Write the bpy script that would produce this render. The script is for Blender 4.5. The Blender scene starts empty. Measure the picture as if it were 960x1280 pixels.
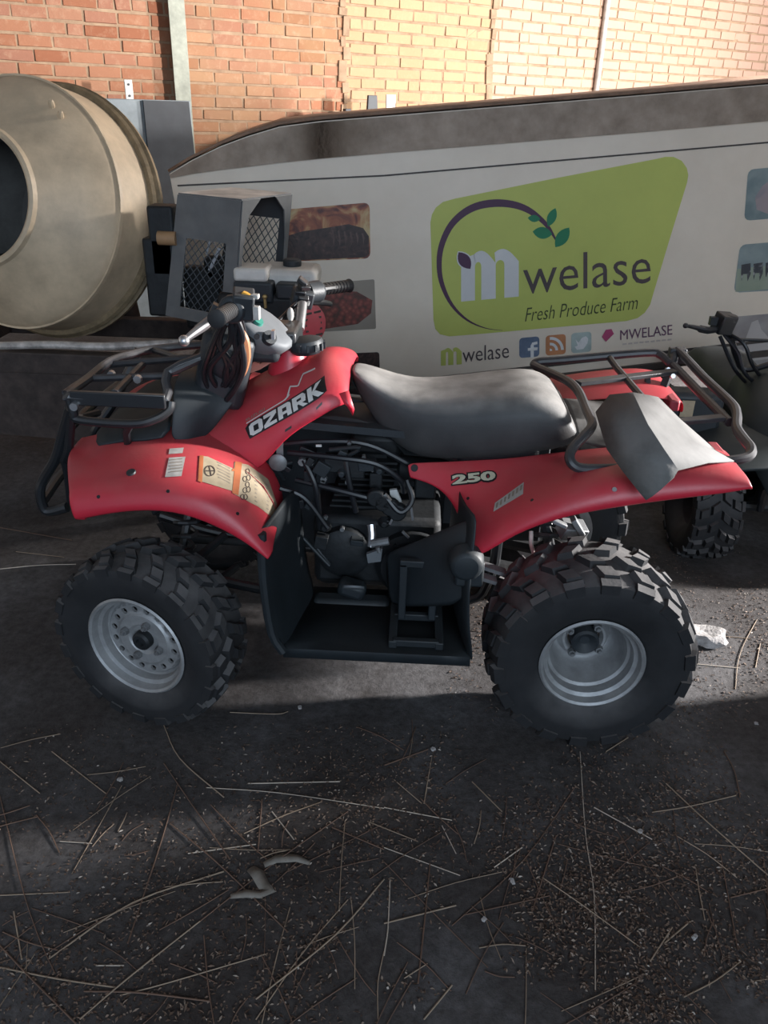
import bpy, bmesh, math, random
from mathutils import Vector, Matrix, Euler
from mathutils.bvhtree import BVHTree
R = math.radians
random.seed(7)
sc = bpy.context.scene
COL = sc.collection

# ------------------------------------------------------------------ camera
W, H, F = 960, 1280, 1005.2
CAM = Vector((0, -2.1234, 1.4992))
YAW, PIT, ROL = 0.030692, 0.467514, 0.029521
cy, sy, cp, sp = math.cos(YAW), math.sin(YAW), math.cos(PIT), math.sin(PIT)
FWD = Vector((-sy*cp, cy*cp, -sp)); RT0 = Vector((cy, sy, 0)); UP0 = RT0.cross(FWD)
RT = RT0*math.cos(ROL) + UP0*math.sin(ROL); UP = -RT0*math.sin(ROL) + UP0*math.cos(ROL)
cd = bpy.data.cameras.new('camera'); cam = bpy.data.objects.new('camera', cd); COL.objects.link(cam)
cd.sensor_fit = 'VERTICAL'; cd.sensor_height = 36; cd.lens = 36*F/H; cd.clip_end = 100
m = Matrix((RT, UP, -FWD)).transposed().to_4x4(); m.translation = CAM
cam.matrix_world = m; sc.camera = cam

# ------------------------------------------------------------------ view, sky, lamps
vs = sc.view_settings
vs.view_transform = 'Standard'; vs.look = 'None'; vs.gamma = 1; vs.use_curve_mapping = False; vs.exposure = 0.0
wd = bpy.data.worlds.new('sky'); sc.world = wd; wd.use_nodes = True
wd.node_tree.nodes['Background'].inputs[0].default_value = (0.62, 0.76, 1.0, 1)
wd.node_tree.nodes['Background'].inputs[1].default_value = 0.8

def area(name, loc, target, sx, sy_, power, col, spread=180):
    l = bpy.data.lights.new(name, 'AREA'); l.shape = 'RECTANGLE'; l.size = sx; l.size_y = sy_
    l.energy = power; l.color = col; l.spread = R(spread)
    o = bpy.data.objects.new(name, l); COL.objects.link(o); o.location = loc
    o.rotation_euler = (Vector(target)-Vector(loc)).to_track_quat('-Z', 'Y').to_euler()
    return o
area('daylight_front_door', (1.9, -7.4, 3.0), (0.3, 0.4, 0.6), 3.6, 2.6, 275, (0.70, 0.85, 1.0))
area('daylight_high_opening', (6.5, 4.4, 2.95), (0.2, 4.8, 1.6), 0.4, 0.3, 400, (1.0, 0.96, 0.92), 125)
area('daylight_side_door', (6.6, 0.95, 2.05), (0.2, -0.1, 0.5), 0.25, 0.8, 2000, (1.0, 0.97, 0.95))

# ------------------------------------------------------------------ helpers
def ray(px, py):
    return RT*((px-480)/F) - UP*((py-640)/F) + FWD
def P(px, py, y=None, z=None, x=None):
    d = ray(px, py)
    if y is not None: t = (y-CAM.y)/d.y
    elif z is not None: t = (z-CAM.z)/d.z
    else: t = (x-CAM.x)/d.x
    return CAM + d*t
def proj(p):
    d = Vector(p)-CAM; zc = d.dot(FWD)
    return 480+F*d.dot(RT)/zc, 640-F*d.dot(UP)/zc, zc
def lerp(a, b, t): return a+(b-a)*t

def new_obj(name, me, mats, parent=None):
    o = bpy.data.objects.new(name, me); COL.objects.link(o)
    if not isinstance(mats, (list, tuple)): mats = [mats]
    for mm in mats: me.materials.append(mm)
    if parent is not None:
        o.parent = parent
        if parent.parent is None and parent.type == 'EMPTY':
            o.matrix_parent_inverse = parent.matrix_basis.inverted()
    return o

def tag(o, label=None, cat=None, group=None, kind=None):
    if label: o['label'] = label
    if cat: o['category'] = cat
    if group: o['group'] = group
    if kind: o['kind'] = kind
    return o
def thing(name, loc, label, cat, group=None):
    o = bpy.data.objects.new(name, None); COL.objects.link(o); o.location = loc
    o.matrix_basis = Matrix.Translation(loc)
    o.empty_display_size = .1
    return tag(o, label, cat, group)

def smooth_path(pts, n=6, closed=False):
    pts = [Vector(p) for p in pts]; out = []
    N = len(pts)
    rng = range(N if closed else N-1)
    for i in rng:
        p1, p2 = pts[i], pts[(i+1) % N]
        p0 = pts[i-1] if (i > 0 or closed) else p1*2-p2
        p3 = pts[(i+2) % N] if (i+2 < N or closed) else p2*2-p1
        for k in range(n):
            t = k/n
            out.append(.5*((2*p1)+(p2-p0)*t+(2*p0-5*p1+4*p2-p3)*t*t+(3*p1-p0-3*p2+p3)*t**3))
    if not closed: out.append(pts[-1])
    return out

class MB:
    def __init__(s): s.v = []; s.f = []; s.mi = []
    def add(s, vs_, fs, mi=0):
        b = len(s.v); s.v += [Vector(v) for v in vs_]
        for f in fs: s.f.append([i+b for i in f]); s.mi.append(mi)
        return s
    def box(s, c, size, rot=None, mi=0, taper=1.0):
        hx, hy, hz = size[0]/2, size[1]/2, size[2]/2
        vv = []
        for z, t in ((-hz, 1.0), (hz, taper)):
            for x, y in ((-hx, -hy), (hx, -hy), (hx, hy), (-hx, hy)): vv.append(Vector((x*t, y*t, z)))
        if rot is not None:
            q = rot if isinstance(rot, Matrix) else Euler(rot).to_matrix()
            vv = [q @ v for v in vv]
        c = Vector(c)
        return s.add([v+c for v in vv], [(3,2,1,0),(4,5,6,7),(0,1,5,4),(1,2,6,5),(2,3,7,6),(3,0,4,7)], mi)
    def bar(s, a, b, w, h, up=(0,0,1), mi=0):
        a, b = Vector(a), Vector(b); d = (b-a); L = d.length; d.normalize()
        u = Vector(up); x = d.cross(u)
        if x.length < 1e-4: x = d.cross(Vector((1,0,0)))
        x.normalize(); z = x.cross(d)
        q = Matrix((d, x, z)).transposed()
        return s.box((a+b)/2, (L, w, h), q, mi)
    def tube(s, pts, r, seg=10, smooth=0, closed=False, mi=0, caps=True):
        pts = [Vector(p) for p in pts]
        if smooth: 
            if isinstance(r, (list, tuple)):
                rr = []
                for i in range(len(r)-1):
                    for k in range(smooth): rr.append(lerp(r[i], r[i+1], k/smooth))
                rr.append(r[-1]); r = rr
            pts = smooth_path(pts, smooth, closed)
        n = len(pts); rad = r if isinstance(r, (list, tuple)) else [r]*n
        tg = []
        for i in range(n):
            a = pts[i-1] if (i > 0 or closed) else pts[i]
            b = pts[(i+1) % n] if (i < n-1 or closed) else pts[i]
            t = (b-a); tg.append(t.normalized() if t.length > 1e-9 else Vector((0,0,1)))
        u = tg[0].orthogonal().normalized(); base = len(s.v)
        for i in range(n):
            if i: u = (u-tg[i]*u.dot(tg[i])); u = u.normalized() if u.length > 1e-6 else tg[i].orthogonal().normalized()
            w = tg[i].cross(u)
            for k in range(seg):
                a = 2*math.pi*k/seg
                s.v.append(pts[i]+(u*math.cos(a)+w*math.sin(a))*rad[i])
        for i in range(n if closed else n-1):
            for k in range(seg):
                a, b = base+i*seg+k, base+i*seg+(k+1) % seg
                j = (i+1) % n
                c, d = base+j*seg+(k+1) % seg, base+j*seg+k
                s.f.append([a, b, c, d]); s.mi.append(mi)
        if caps and not closed:
            s.f.append([base+k for k in range(seg)][::-1]); s.mi.append(mi)
            s.f.append([base+(n-1)*seg+k for k in range(seg)]); s.mi.append(mi)
        return s
    def lathe(s, prof, c, axis, seg=32, mi=0, cap0=False, cap1=False, phase=0):
        """prof: (s along axis, radius)"""
        ax = Vector(axis).normalized(); u = Vector((0,0,1)); u = u-ax*u.dot(ax)
        u = u.normalized() if u.length > 1e-4 else Vector((1,0,0)); w = ax.cross(u); c = Vector(c)
        base = len(s.v)
        for (t, r) in prof:
            for k in range(seg):
                a = 2*math.pi*k/seg+phase
                s.v.append(c+ax*t+(u*math.cos(a)+w*math.sin(a))*r)
        for i in range(len(prof)-1):
            for k in range(seg):
                a, b = base+i*seg+k, base+i*seg+(k+1) % seg
                s.f.append([a, b, b+seg, a+seg]); s.mi.append(mi)
        if cap0: s.f.append([base+k for k in range(seg)][::-1]); s.mi.append(mi)
        if cap1: s.f.append([base+(len(prof)-1)*seg+k for k in range(seg)]); s.mi.append(mi)
        return s
    def grid(s, rows, mi=0, close=False):
        base = len(s.v); n = len(rows[0])
        for r in rows: s.v += [Vector(p) for p in r]
        for i in range(len(rows)-1):
            for k in range(n if close else n-1):
                k2 = (k+1) % n
                s.f.append([base+i*n+k, base+i*n+k2, base+(i+1)*n+k2, base+(i+1)*n+k]); s.mi.append(mi)
        return s
    def prism(s, pts, off, mi=0):
        """polygon pts (3D, any order) extruded by vector off"""
        n = len(pts); off = Vector(off)
        s.add([Vector(p) for p in pts]+[Vector(p)+off for p in pts],
              [list(range(n))[::-1], [n+i for i in range(n)]]+[[i, (i+1) % n, n+(i+1) % n, n+i] for i in range(n)], mi)
        return s
    def sphere(s, c, r, seg=12, sc_=(1,1,1), mi=0):
        c = Vector(c); rings = max(5, seg//2); base = len(s.v)
        for i in range(rings+1):
            th = math.pi*i/rings
            for k in range(seg):
                a = 2*math.pi*k/seg
                s.v.append(c+Vector((math.sin(th)*math.cos(a)*r*sc_[0], math.sin(th)*math.sin(a)*r*sc_[1], math.cos(th)*r*sc_[2])))
        for i in range(rings):
            for k in range(seg):
                s.f.append([base+i*seg+k, base+(i+1)*seg+k, base+(i+1)*seg+(k+1) % seg, base+i*seg+(k+1) % seg]); s.mi.append(mi)
        return s
    def mirror(s):
        o = MB(); o.v = [Vector((v.x, -v.y, v.z)) for v in s.v]; o.f = [f[::-1] for f in s.f]; o.mi = list(s.mi); return o
    def xf(s, M):
        s.v = [M @ v for v in s.v]; return s
    def build(s, name, mats, parent=None, angle=35, sub=0, solid=0, bevel=0, fix=True, off=-1.0):
        me = bpy.data.meshes.new(name); me.from_pydata([tuple(v) for v in s.v], [], s.f)
        for p, i in zip(me.polygons, s.mi): p.material_index = i
        if fix:
            b = bmesh.new(); b.from_mesh(me)
            bmesh.ops.remove_doubles(b, verts=b.verts, dist=1e-5)
            bmesh.ops.dissolve_degenerate(b, edges=b.edges, dist=1e-6)
            bmesh.ops.recalc_face_normals(b, faces=b.faces)
            b.to_mesh(me); b.free()
        if angle is not None:
            me.shade_smooth()
            if not sub: me.set_sharp_from_angle(angle=R(angle))
        o = new_obj(name, me, mats, parent)
        if solid:
            md = o.modifiers.new('thick', 'SOLIDIFY'); md.thickness = solid; md.offset = off
        if bevel:
            md = o.modifiers.new('edge', 'BEVEL'); md.width = bevel; md.segments = 2; md.limit_method = 'ANGLE'; md.angle_limit = R(40)
        if sub:
            md = o.modifiers.new('smooth', 'SUBSURF'); md.levels = sub; md.render_levels = sub
        return o

# ------------------------------------------------------------------ materials
def mat(name, col, rough=.5, metal=0., var=.2, scale=9., dust=0., dustcol=(.30,.25,.20), bump=0., bscale=60., spec=.5, col2=None, dlo=.15, dhi=.85, coat=0.):
    mt = bpy.data.materials.new(name); mt.use_nodes = True
    nt = mt.node_tree; N = nt.nodes; L = nt.links; bs = N['Principled BSDF']
    tc = N.new('ShaderNodeTexCoord')
    no = N.new('ShaderNodeTexNoise'); no.inputs['Scale'].default_value = scale; no.inputs['Detail'].default_value = 6
    no.inputs['Roughness'].default_value = .65
    L.new(tc.outputs['Object'], no.inputs['Vector'])
    rp = N.new('ShaderNodeValToRGB'); rp.color_ramp.elements[0].position = .3; rp.color_ramp.elements[1].position = .7
    c1 = [c*(1-var) for c in col]; c2 = col2 if col2 else [min(1, c*(1+var)) for c in col]
    rp.color_ramp.elements[0].color = (*c1, 1); rp.color_ramp.elements[1].color = (*c2, 1)
    L.new(no.outputs['Fac'], rp.inputs['Fac'])
    out = rp.outputs['Color']
    bs.inputs['Roughness'].default_value = rough; bs.inputs['Metallic'].default_value = metal
    bs.inputs['Specular IOR Level'].default_value = spec
    if coat: bs.inputs['Coat Weight'].default_value = coat; bs.inputs['Coat Roughness'].default_value = .25
    if dust > 0:
        ge = N.new('ShaderNodeNewGeometry'); sx = N.new('ShaderNodeSeparateXYZ'); L.new(ge.outputs['Normal'], sx.inputs[0])
        mr = N.new('ShaderNodeMapRange'); mr.inputs[1].default_value = dlo; mr.inputs[2].default_value = dhi
        mr.inputs[3].default_value = .12; mr.inputs[4].default_value = 1
        L.new(sx.outputs['Z'], mr.inputs[0])
        n2 = N.new('ShaderNodeTexNoise'); n2.inputs['Scale'].default_value = 14; n2.inputs['Detail'].default_value = 8
        L.new(tc.outputs['Object'], n2.inputs['Vector'])
        m2 = N.new('ShaderNodeMapRange'); m2.inputs[1].default_value = .3; m2.inputs[2].default_value = .7
        m2.inputs[3].default_value = .45; m2.inputs[4].default_value = 1; L.new(n2.outputs['Fac'], m2.inputs[0])
        mu = N.new('ShaderNodeMath'); mu.operation = 'MULTIPLY'; L.new(mr.outputs[0], mu.inputs[0]); L.new(m2.outputs[0], mu.inputs[1])
        mu2 = N.new('ShaderNodeMath'); mu2.operation = 'MULTIPLY'; mu2.inputs[1].default_value = dust; L.new(mu.outputs[0], mu2.inputs[0])
        mx = N.new('ShaderNodeMix'); mx.data_type = 'RGBA'; L.new(mu2.outputs[0], mx.inputs['Factor'])
        L.new(out, mx.inputs['A']); mx.inputs['B'].default_value = (*dustcol, 1); out = mx.outputs['Result']
        mr3 = N.new('ShaderNodeMix'); mr3.data_type = 'FLOAT'; L.new(mu2.outputs[0], mr3.inputs['Factor'])
        mr3.inputs['A'].default_value = rough; mr3.inputs['B'].default_value = .95; L.new(mr3.outputs['Result'], bs.inputs['Roughness'])
        if metal:
            ms = N.new('ShaderNodeMath'); ms.operation = 'MULTIPLY_ADD'; ms.inputs[1].default_value = -metal; ms.inputs[2].default_value = metal
            L.new(mu2.outputs[0], ms.inputs[0]); L.new(ms.outputs[0], bs.inputs['Metallic'])
    L.new(out, bs.inputs['Base Color'])
    if bump:
        n3 = N.new('ShaderNodeTexNoise'); n3.inputs['Scale'].default_value = bscale; n3.inputs['Detail'].default_value = 5
        L.new(tc.outputs['Object'], n3.inputs['Vector'])
        bp = N.new('ShaderNodeBump'); bp.inputs['Strength'].default_value = bump; bp.inputs['Distance'].default_value = .004
        L.new(n3.outputs['Fac'], bp.inputs['Height']); L.new(bp.outputs[0], bs.inputs['Normal'])
    return mt

M = {}
M['red'] = mat('red_plastic', (.52,.018,.04), .36, var=.10, scale=5, dust=.32, dustcol=(.36,.17,.15), bump=.08, bscale=90)
M['red_dull'] = mat('red_engine_paint', (.36,.03,.05), .45, dust=.35, dustcol=(.3,.16,.14))
M['black_plastic'] = mat('black_plastic', (.016,.021,.026), .5, var=.25, dust=.22, dustcol=(.13,.13,.125), bump=.15, bscale=250)
M['dark_guard'] = mat('dark_guard_plastic', (.012,.017,.021), .55, var=.3, dust=.18, dustcol=(.09,.09,.085), bump=.1, bscale=120)
M['black_metal'] = mat('black_painted_steel', (.012,.014,.017), .33, var=.3, dust=.25, dustcol=(.16,.14,.125), spec=.6)
M['rack_metal'] = mat('worn_black_rack_tube', (.03,.03,.034), .34, metal=.0, var=.35, scale=30, dust=.22, dustcol=(.17,.17,.17))
M['rubber'] = mat('tyre_rubber', (.009,.010,.012), .85, var=.3, dust=.42, dustcol=(.30,.285,.28), bump=.2, bscale=140, dlo=.08, dhi=.8, spec=.3)  # pale tread dust also stands in for light catching the lugs
M['rubber_grip'] = mat('grip_rubber', (.01,.011,.013), .6, dust=.15)
M['rim'] = mat('dull_steel_rim', (.36,.365,.37), .45, metal=.55, var=.22, scale=22, dust=.35, dustcol=(.24,.23,.22), bump=.1, bscale=80)
M['steel'] = mat('bare_steel', (.55,.55,.56), .32, metal=.9, var=.2)
M['alloy'] = mat('cast_alloy', (.22,.225,.23), .5, metal=.6, var=.3, scale=25, dust=.3, dustcol=(.1,.095,.09))
M['engine_dark'] = mat('oily_dark_engine', (.008,.010,.012), .6, metal=.1, var=.5, scale=25, dust=.10, dustcol=(.05,.048,.045), bump=.3, bscale=60)
M['seat'] = mat('seat_vinyl', (.017,.018,.02), .5, var=.2, dust=.82, dustcol=(.36,.345,.325), bump=.12, bscale=300, dlo=.35, dhi=.9)  # dust on top, raised to carry the light on the seat too
M['grey_sheet'] = mat('grey_dusty_plastic', (.105,.105,.10), .7, var=.3, scale=14, dust=.7, dustcol=(.20,.195,.19), bump=.2, bscale=60, dlo=.05, dhi=.6)
M['pod'] = mat('grey_pod_plastic', (.13,.14,.15), .6, var=.15, dust=.2, dustcol=(.2,.2,.2))
M['cable_black'] = mat('cable_sheath', (.012,.013,.016), .4)
M['cable_orange'] = mat('copper_orange_cable', (.42,.17,.08), .5)
M['yellow'] = mat('amber_plastic', (.6,.32,.05), .4)
M['green_knob'] = mat('green_knob', (.04,.22,.17), .4)
M['white_decal'] = mat('white_decal', (.62,.62,.60), .5, var=.08, scale=30)
M['black_decal'] = mat('black_decal', (.012,.012,.014), .45)
M['gold_decal'] = mat('pale_gold_decal', (.55,.53,.40), .5, var=.1)
M['cream_label'] = mat('cream_label', (.38,.31,.21), .7, var=.15, scale=30)
M['white_label'] = mat('white_label', (.42,.40,.375), .7, var=.2, scale=40)
M['orange_label'] = mat('orange_label_stripe', (.42,.13,.05), .6)
M['ink'] = mat('dark_ink', (.05,.035,.03), .7)
M['ink_grey'] = mat('faded_grey_ink', (.25,.21,.17), .7)
M['mesh_line'] = M['black_metal']

M['mixer'] = mat('mixer_cream_paint', (.56,.43,.29), .5, var=.25, scale=6, dust=.3, dustcol=(.45,.37,.27), bump=.15, bscale=40)
M['mixer_ring'] = mat('mixer_ring_steel', (.23,.17,.10), .6, metal=.2, var=.4, scale=20, bump=.2)
M['mixer_inner'] = mat('mixer_inside_cement', (.10,.095,.09), .9, var=.3, bump=.4, bscale=40)
M['hood'] = mat('grey_blue_painted_sheet', (.068,.076,.083), .5, var=.2, scale=10, dust=.9, dustcol=(.72,.66,.60), dlo=.3, dhi=.8, bump=.05)
M['dark_frame'] = mat('dark_rusty_frame', (.045,.032,.028), .7, var=.5, scale=18, dust=.3, dustcol=(.13,.11,.10), bump=.3)
M['pale_tube'] = mat('worn_pale_tube', (.48,.44,.41), .5, metal=.3, var=.5, scale=25, dust=.4, dustcol=(.4,.37,.34))
M['tank_white'] = mat('dusty_white_tank', (.62,.60,.56), .5, var=.2, dust=.5, dustcol=(.62,.54,.45))
M['brass'] = mat('brass', (.5,.36,.16), .4, metal=.7)

M['trailer'] = mat('trailer_dirty_white', (.80,.69,.565), .5, var=.08, scale=2.2, dust=0, bump=.05, bscale=30, col2=(.84,.74,.62))
M['band'] = mat('dirty_brown_band', (.32,.245,.185), .7, var=.3, scale=7, bump=.2, bscale=40, col2=(.44,.355,.285))
M['trailer_roof'] = mat('rusty_brown_roof', (.23,.145,.10), .75, var=.4, scale=9, bump=.2)
M['trailer_dark'] = mat('trailer_dark_trim', (.06,.05,.045), .6)
M['sign_green'] = mat('sign_lime_green', (.50,.55,.13), .5, var=.06, scale=3)
M['purple'] = mat('sign_purple', (.072,.025,.068), .5, var=.05)
M['leaf_green'] = mat('sign_leaf_green', (.012,.20,.09), .5, var=.05)
M['sign_white'] = mat('sign_pale_m', (.66,.66,.66), .5, var=.05)
M['sign_text'] = mat('sign_dark_text', (.075,.055,.06), .5)
M['sign_ink'] = mat('sign_olive_script', (.045,.06,.02), .5)
M['icon_blue'] = mat('icon_navy', (.09,.13,.22), .5, col2=(.17,.22,.32), scale=12)
M['icon_orange'] = mat('icon_orange', (.52,.22,.10), .5)
M['icon_teal'] = mat('icon_pale_teal', (.42,.50,.48), .5)
M['icon_white'] = mat('icon_white', (.72,.72,.72), .5)
M['faded'] = mat('faded_lilac_print', (.58,.50,.46), .5, var=.05)
M['magenta'] = mat('emblem_magenta', (.42,.06,.16), .5)
M['text_purple'] = mat('text_plum', (.13,.05,.11), .5)

# ------------------------------------------------------------------ floor and shell
def floor_mat():
    mt = bpy.data.materials.new('dirt_floor'); mt.use_nodes = True
    nt = mt.node_tree; N = nt.nodes; L = nt.links; bs = N['Principled BSDF']
    tc = N.new('ShaderNodeTexCoord')
    n1 = N.new('ShaderNodeTexNoise'); n1.inputs['Scale'].default_value = 1.7; n1.inputs['Detail'].default_value = 9; n1.inputs['Roughness'].default_value = .62
    n2 = N.new('ShaderNodeTexNoise'); n2.inputs['Scale'].default_value = 38; n2.inputs['Detail'].default_value = 8; n2.inputs['Roughness'].default_value = .75
    for n in (n1, n2): L.new(tc.outputs['Object'], n.inputs['Vector'])
    r1 = N.new('ShaderNodeValToRGB'); e = r1.color_ramp.elements
    e[0].position = .34; e[0].color = (.042,.036,.034,1); e[1].position = .66; e[1].color = (.108,.106,.110,1)
    k = e.new(.5); k.color = (.062,.058,.058,1)
    L.new(n1.outputs['Fac'], r1.inputs['Fac'])
    r2 = N.new('ShaderNodeValToRGB'); e = r2.color_ramp.elements
    e[0].position = .35; e[0].color = (.68,.65,.63,1); e[1].position = .75; e[1].color = (1.6,1.58,1.56,1)
    L.new(n2.outputs['Fac'], r2.inputs['Fac'])
    mx = N.new('ShaderNodeMix'); mx.data_type = 'RGBA'; mx.blend_type = 'MULTIPLY'; mx.inputs['Factor'].default_value = 1
    L.new(r1.outputs[0], mx.inputs['A']); L.new(r2.outputs[0], mx.inputs['B']); L.new(mx.outputs['Result'], bs.inputs['Base Color'])
    bs.inputs['Roughness'].default_value = .85; bs.inputs['Specular IOR Level'].default_value = .25
    bp = N.new('ShaderNodeBump'); bp.inputs['Strength'].default_value = .5; bp.inputs['Distance'].default_value = .008
    ad = N.new('ShaderNodeMath'); ad.operation = 'MULTIPLY_ADD'; ad.inputs[1].default_value = 2.0
    L.new(n1.outputs['Fac'], ad.inputs[0]); L.new(n2.outputs['Fac'], ad.inputs[2])
    L.new(ad.outputs[0], bp.inputs['Height']); L.new(bp.outputs[0], bs.inputs['Normal'])
    return mt
M['floor'] = floor_mat()
M['shell'] = mat('shed_grey_sheet', (.34,.32,.30), .8)
b = MB(); b.box((1.7, 2.0, -.05), (12, 15, .1)); tag(b.build('floor', M['floor'], angle=None), kind='structure')
b = MB(); b.box((1.7, 2.0, 4.05), (12, 15, .1)); tag(b.build('ceiling', M['shell'], angle=None), kind='structure')
b = MB(); b.box((-4.05, -.8, 2.0), (.1, 8.4, 4)); tag(b.build('wall_left', M['shell'], angle=None), kind='structure')
b = MB()
for (y0, y1, z0, z1) in ((-5.4, -.09, 0, 4), (-.09, .58, 2.3, 4), (.58, 2.15, 0, 4)):
    b.box((2.56, (y0+y1)/2, (z0+z1)/2), (.12, y1-y0, z1-z0))
b.box((2.12, -.75, .31), (.76, 1.34, .62))   # unseen low block beside the doorway, added to shade the floor
tag(b.build('wall_right', M['shell'], angle=None), kind='structure')

# brick wall -------------------------------------------------------
TH = R(33); WD = Vector((math.cos(TH), math.sin(TH), 0)); WN = Vector((math.sin(TH), -math.cos(TH), 0)); W0 = Vector((0, 5.8, 0))
def wp(a, z, d=0): return W0+WD*a+WN*d+Vector((0, 0, z))
def wall_a(px, py, d=0.):
    """distance along the wall and height where the line of sight through a picture point meets the wall pushed out by d"""
    r_ = ray(px, py); t = (W0+WN*d-CAM).dot(WN)/r_.dot(WN); p_ = CAM+r_*t
    return (p_-W0).dot(WD), p_.z
def brick_mat():
    mt = bpy.data.materials.new('old_brick'); mt.use_nodes = True
    nt = mt.node_tree; N = nt.nodes; L = nt.links; bs = N['Principled BSDF']
    ge = N.new('ShaderNodeNewGeometry'); oi = N.new('ShaderNodeObjectInfo')
    ad = N.new('ShaderNodeMath'); ad.operation = 'ADD'; L.new(oi.outputs['Random'], ad.inputs[0]); L.new(ge.outputs['Random Per Island'], ad.inputs[1])
    fr = N.new('ShaderNodeMath'); fr.operation = 'FRACT'; L.new(ad.outputs[0], fr.inputs[0])
    r1 = N.new('ShaderNodeValToRGB'); e = r1.color_ramp.elements
    e[0].position = 0; e[0].color = (.24,.09,.048,1); e[1].position = 1; e[1].color = (.36,.19,.11,1)
    for p_, c_ in ((.25,(.29,.125,.07)), (.5,(.32,.15,.088)), (.75,(.28,.13,.085))):
        k = e.new(p_); k.color = (*c_, 1)
    L.new(fr.outputs[0], r1.inputs['Fac'])
    n1 = N.new('ShaderNodeTexNoise'); n1.inputs['Scale'].default_value = 1.1; n1.inputs['Detail'].default_value = 4
    n2 = N.new('ShaderNodeTexNoise'); n2.inputs['Scale'].default_value = 16; n2.inputs['Detail'].default_value = 7; n2.inputs['Roughness'].default_value = .7
    for n in (n1, n2): L.new(ge.outputs['Position'], n.inputs['Vector'])
    m1 = N.new('ShaderNodeMapRange'); m1.inputs[1].default_value = .45; m1.inputs[2].default_value = .75; m1.inputs[4].default_value = .55
    L.new(n1.outputs['Fac'], m1.inputs[0])
    mx = N.new('ShaderNodeMix'); mx.data_type = 'RGBA'; L.new(m1.outputs[0], mx.inputs['Factor']); L.new(r1.outputs[0], mx.inputs['A'])
    mx.inputs['B'].default_value = (.31,.22,.115,1)
    m2 = N.new('ShaderNodeMapRange'); m2.inputs[1].default_value = .52; m2.inputs[2].default_value = .78; m2.inputs[4].default_value = .6
    L.new(n2.outputs['Fac'], m2.inputs[0])
    my = N.new('ShaderNodeMix'); my.data_type = 'RGBA'; L.new(m2.outputs[0], my.inputs['Factor']); L.new(mx.outputs['Result'], my.inputs['A'])
    my.inputs['B'].default_value = (.44,.29,.19,1)
    # bay tones: orange, then smeared with pale mortar, then pink brick with washed-out light painted in
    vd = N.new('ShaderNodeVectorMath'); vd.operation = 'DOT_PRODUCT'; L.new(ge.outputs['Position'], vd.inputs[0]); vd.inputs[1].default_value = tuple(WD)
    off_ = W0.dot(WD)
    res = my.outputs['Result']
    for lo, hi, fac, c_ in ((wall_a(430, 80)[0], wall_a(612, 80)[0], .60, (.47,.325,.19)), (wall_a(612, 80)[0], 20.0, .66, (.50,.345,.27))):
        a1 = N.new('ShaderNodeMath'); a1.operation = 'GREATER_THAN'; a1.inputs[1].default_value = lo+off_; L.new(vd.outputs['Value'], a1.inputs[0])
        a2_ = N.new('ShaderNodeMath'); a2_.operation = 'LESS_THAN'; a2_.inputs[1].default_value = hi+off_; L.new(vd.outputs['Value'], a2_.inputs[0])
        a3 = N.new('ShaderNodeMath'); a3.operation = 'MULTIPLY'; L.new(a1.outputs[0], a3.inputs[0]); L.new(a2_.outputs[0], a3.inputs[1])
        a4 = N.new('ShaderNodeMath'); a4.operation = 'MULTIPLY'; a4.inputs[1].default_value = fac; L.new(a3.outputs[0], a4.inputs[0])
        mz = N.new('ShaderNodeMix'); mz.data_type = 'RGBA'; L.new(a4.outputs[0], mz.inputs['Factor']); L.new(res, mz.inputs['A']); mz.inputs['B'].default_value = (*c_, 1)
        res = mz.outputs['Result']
    L.new(res, bs.inputs['Base Color']); bs.inputs['Roughness'].default_value = .9; bs.inputs['Specular IOR Level'].default_value = .2
    bp = N.new('ShaderNodeBump'); bp.inputs['Strength'].default_value = .5; bp.inputs['Distance'].default_value = .008
    L.new(n2.outputs['Fac'], bp.inputs['Height']); L.new(bp.outputs[0], bs.inputs['Normal'])
    return mt
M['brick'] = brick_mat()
M['mortar'] = mat('old_mortar', (.30,.185,.115), .95, var=.3, scale=9, bump=.5, bscale=40, col2=(.36,.25,.16))
b = MB()
b.box(wp(2.1, 2.0, -.1), (12.8, .2, 4.0), Matrix((WD, -WN, Vector((0,0,1)))).transposed())
wall = b.build('wall_back', M['mortar'], angle=None); tag(wall, kind='structure')
LB, HB, PB, MO = .222, .073, .085, .010
def brick_geom(L_, rnd):
    j = lambda s: rnd.uniform(-s, s)
    vs_ = []
    for x in (-L_/2, L_/2):
        for z in (-HB/2, HB/2): vs_.append((x+j(.004), -.012, z+j(.003)))
    for x in (-L_/2+.004, L_/2-.004):
        for z in (-HB/2+.004, HB/2-.004): vs_.append((x+j(.004), .005+j(.003), z+j(.003)))
    # order: 0 (-,-) 1 (-,+) 2 (+,-) 3 (+,+) back ; 4..7 front
    fs = [(4,6,7,5), (0,2,6,4), (2,3,7,6), (3,1,5,7), (1,0,4,5)]
    return vs_, fs
rb = random.Random(3)
brick_meshes = {}
for kind, L_ in (('s', LB), ('h', .106)):
    brick_meshes[kind] = []
    for i in range(6):
        v_, f_ = brick_geom(L_, rb)
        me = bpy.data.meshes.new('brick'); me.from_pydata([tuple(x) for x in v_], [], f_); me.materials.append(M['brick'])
        bm_ = bmesh.new(); bm_.from_mesh(me); bmesh.ops.recalc_face_normals(bm_, faces=bm_.faces); bm_.to_mesh(me); bm_.free()
        brick_meshes[kind].append(me)
WQ = Matrix((WD, WN, Vector((0,0,1)))).transposed()
cand = []; rest = []
def trailer_top_y(u):   # picture line under which the wall is hidden by trailer or mixer
    if u < 130: return 98+max(0, u-40)*.25
    if u < 212: return 125
    if u < 350: return 215-(u-212)*.43
    return 157-(u-350)*.085
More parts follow.
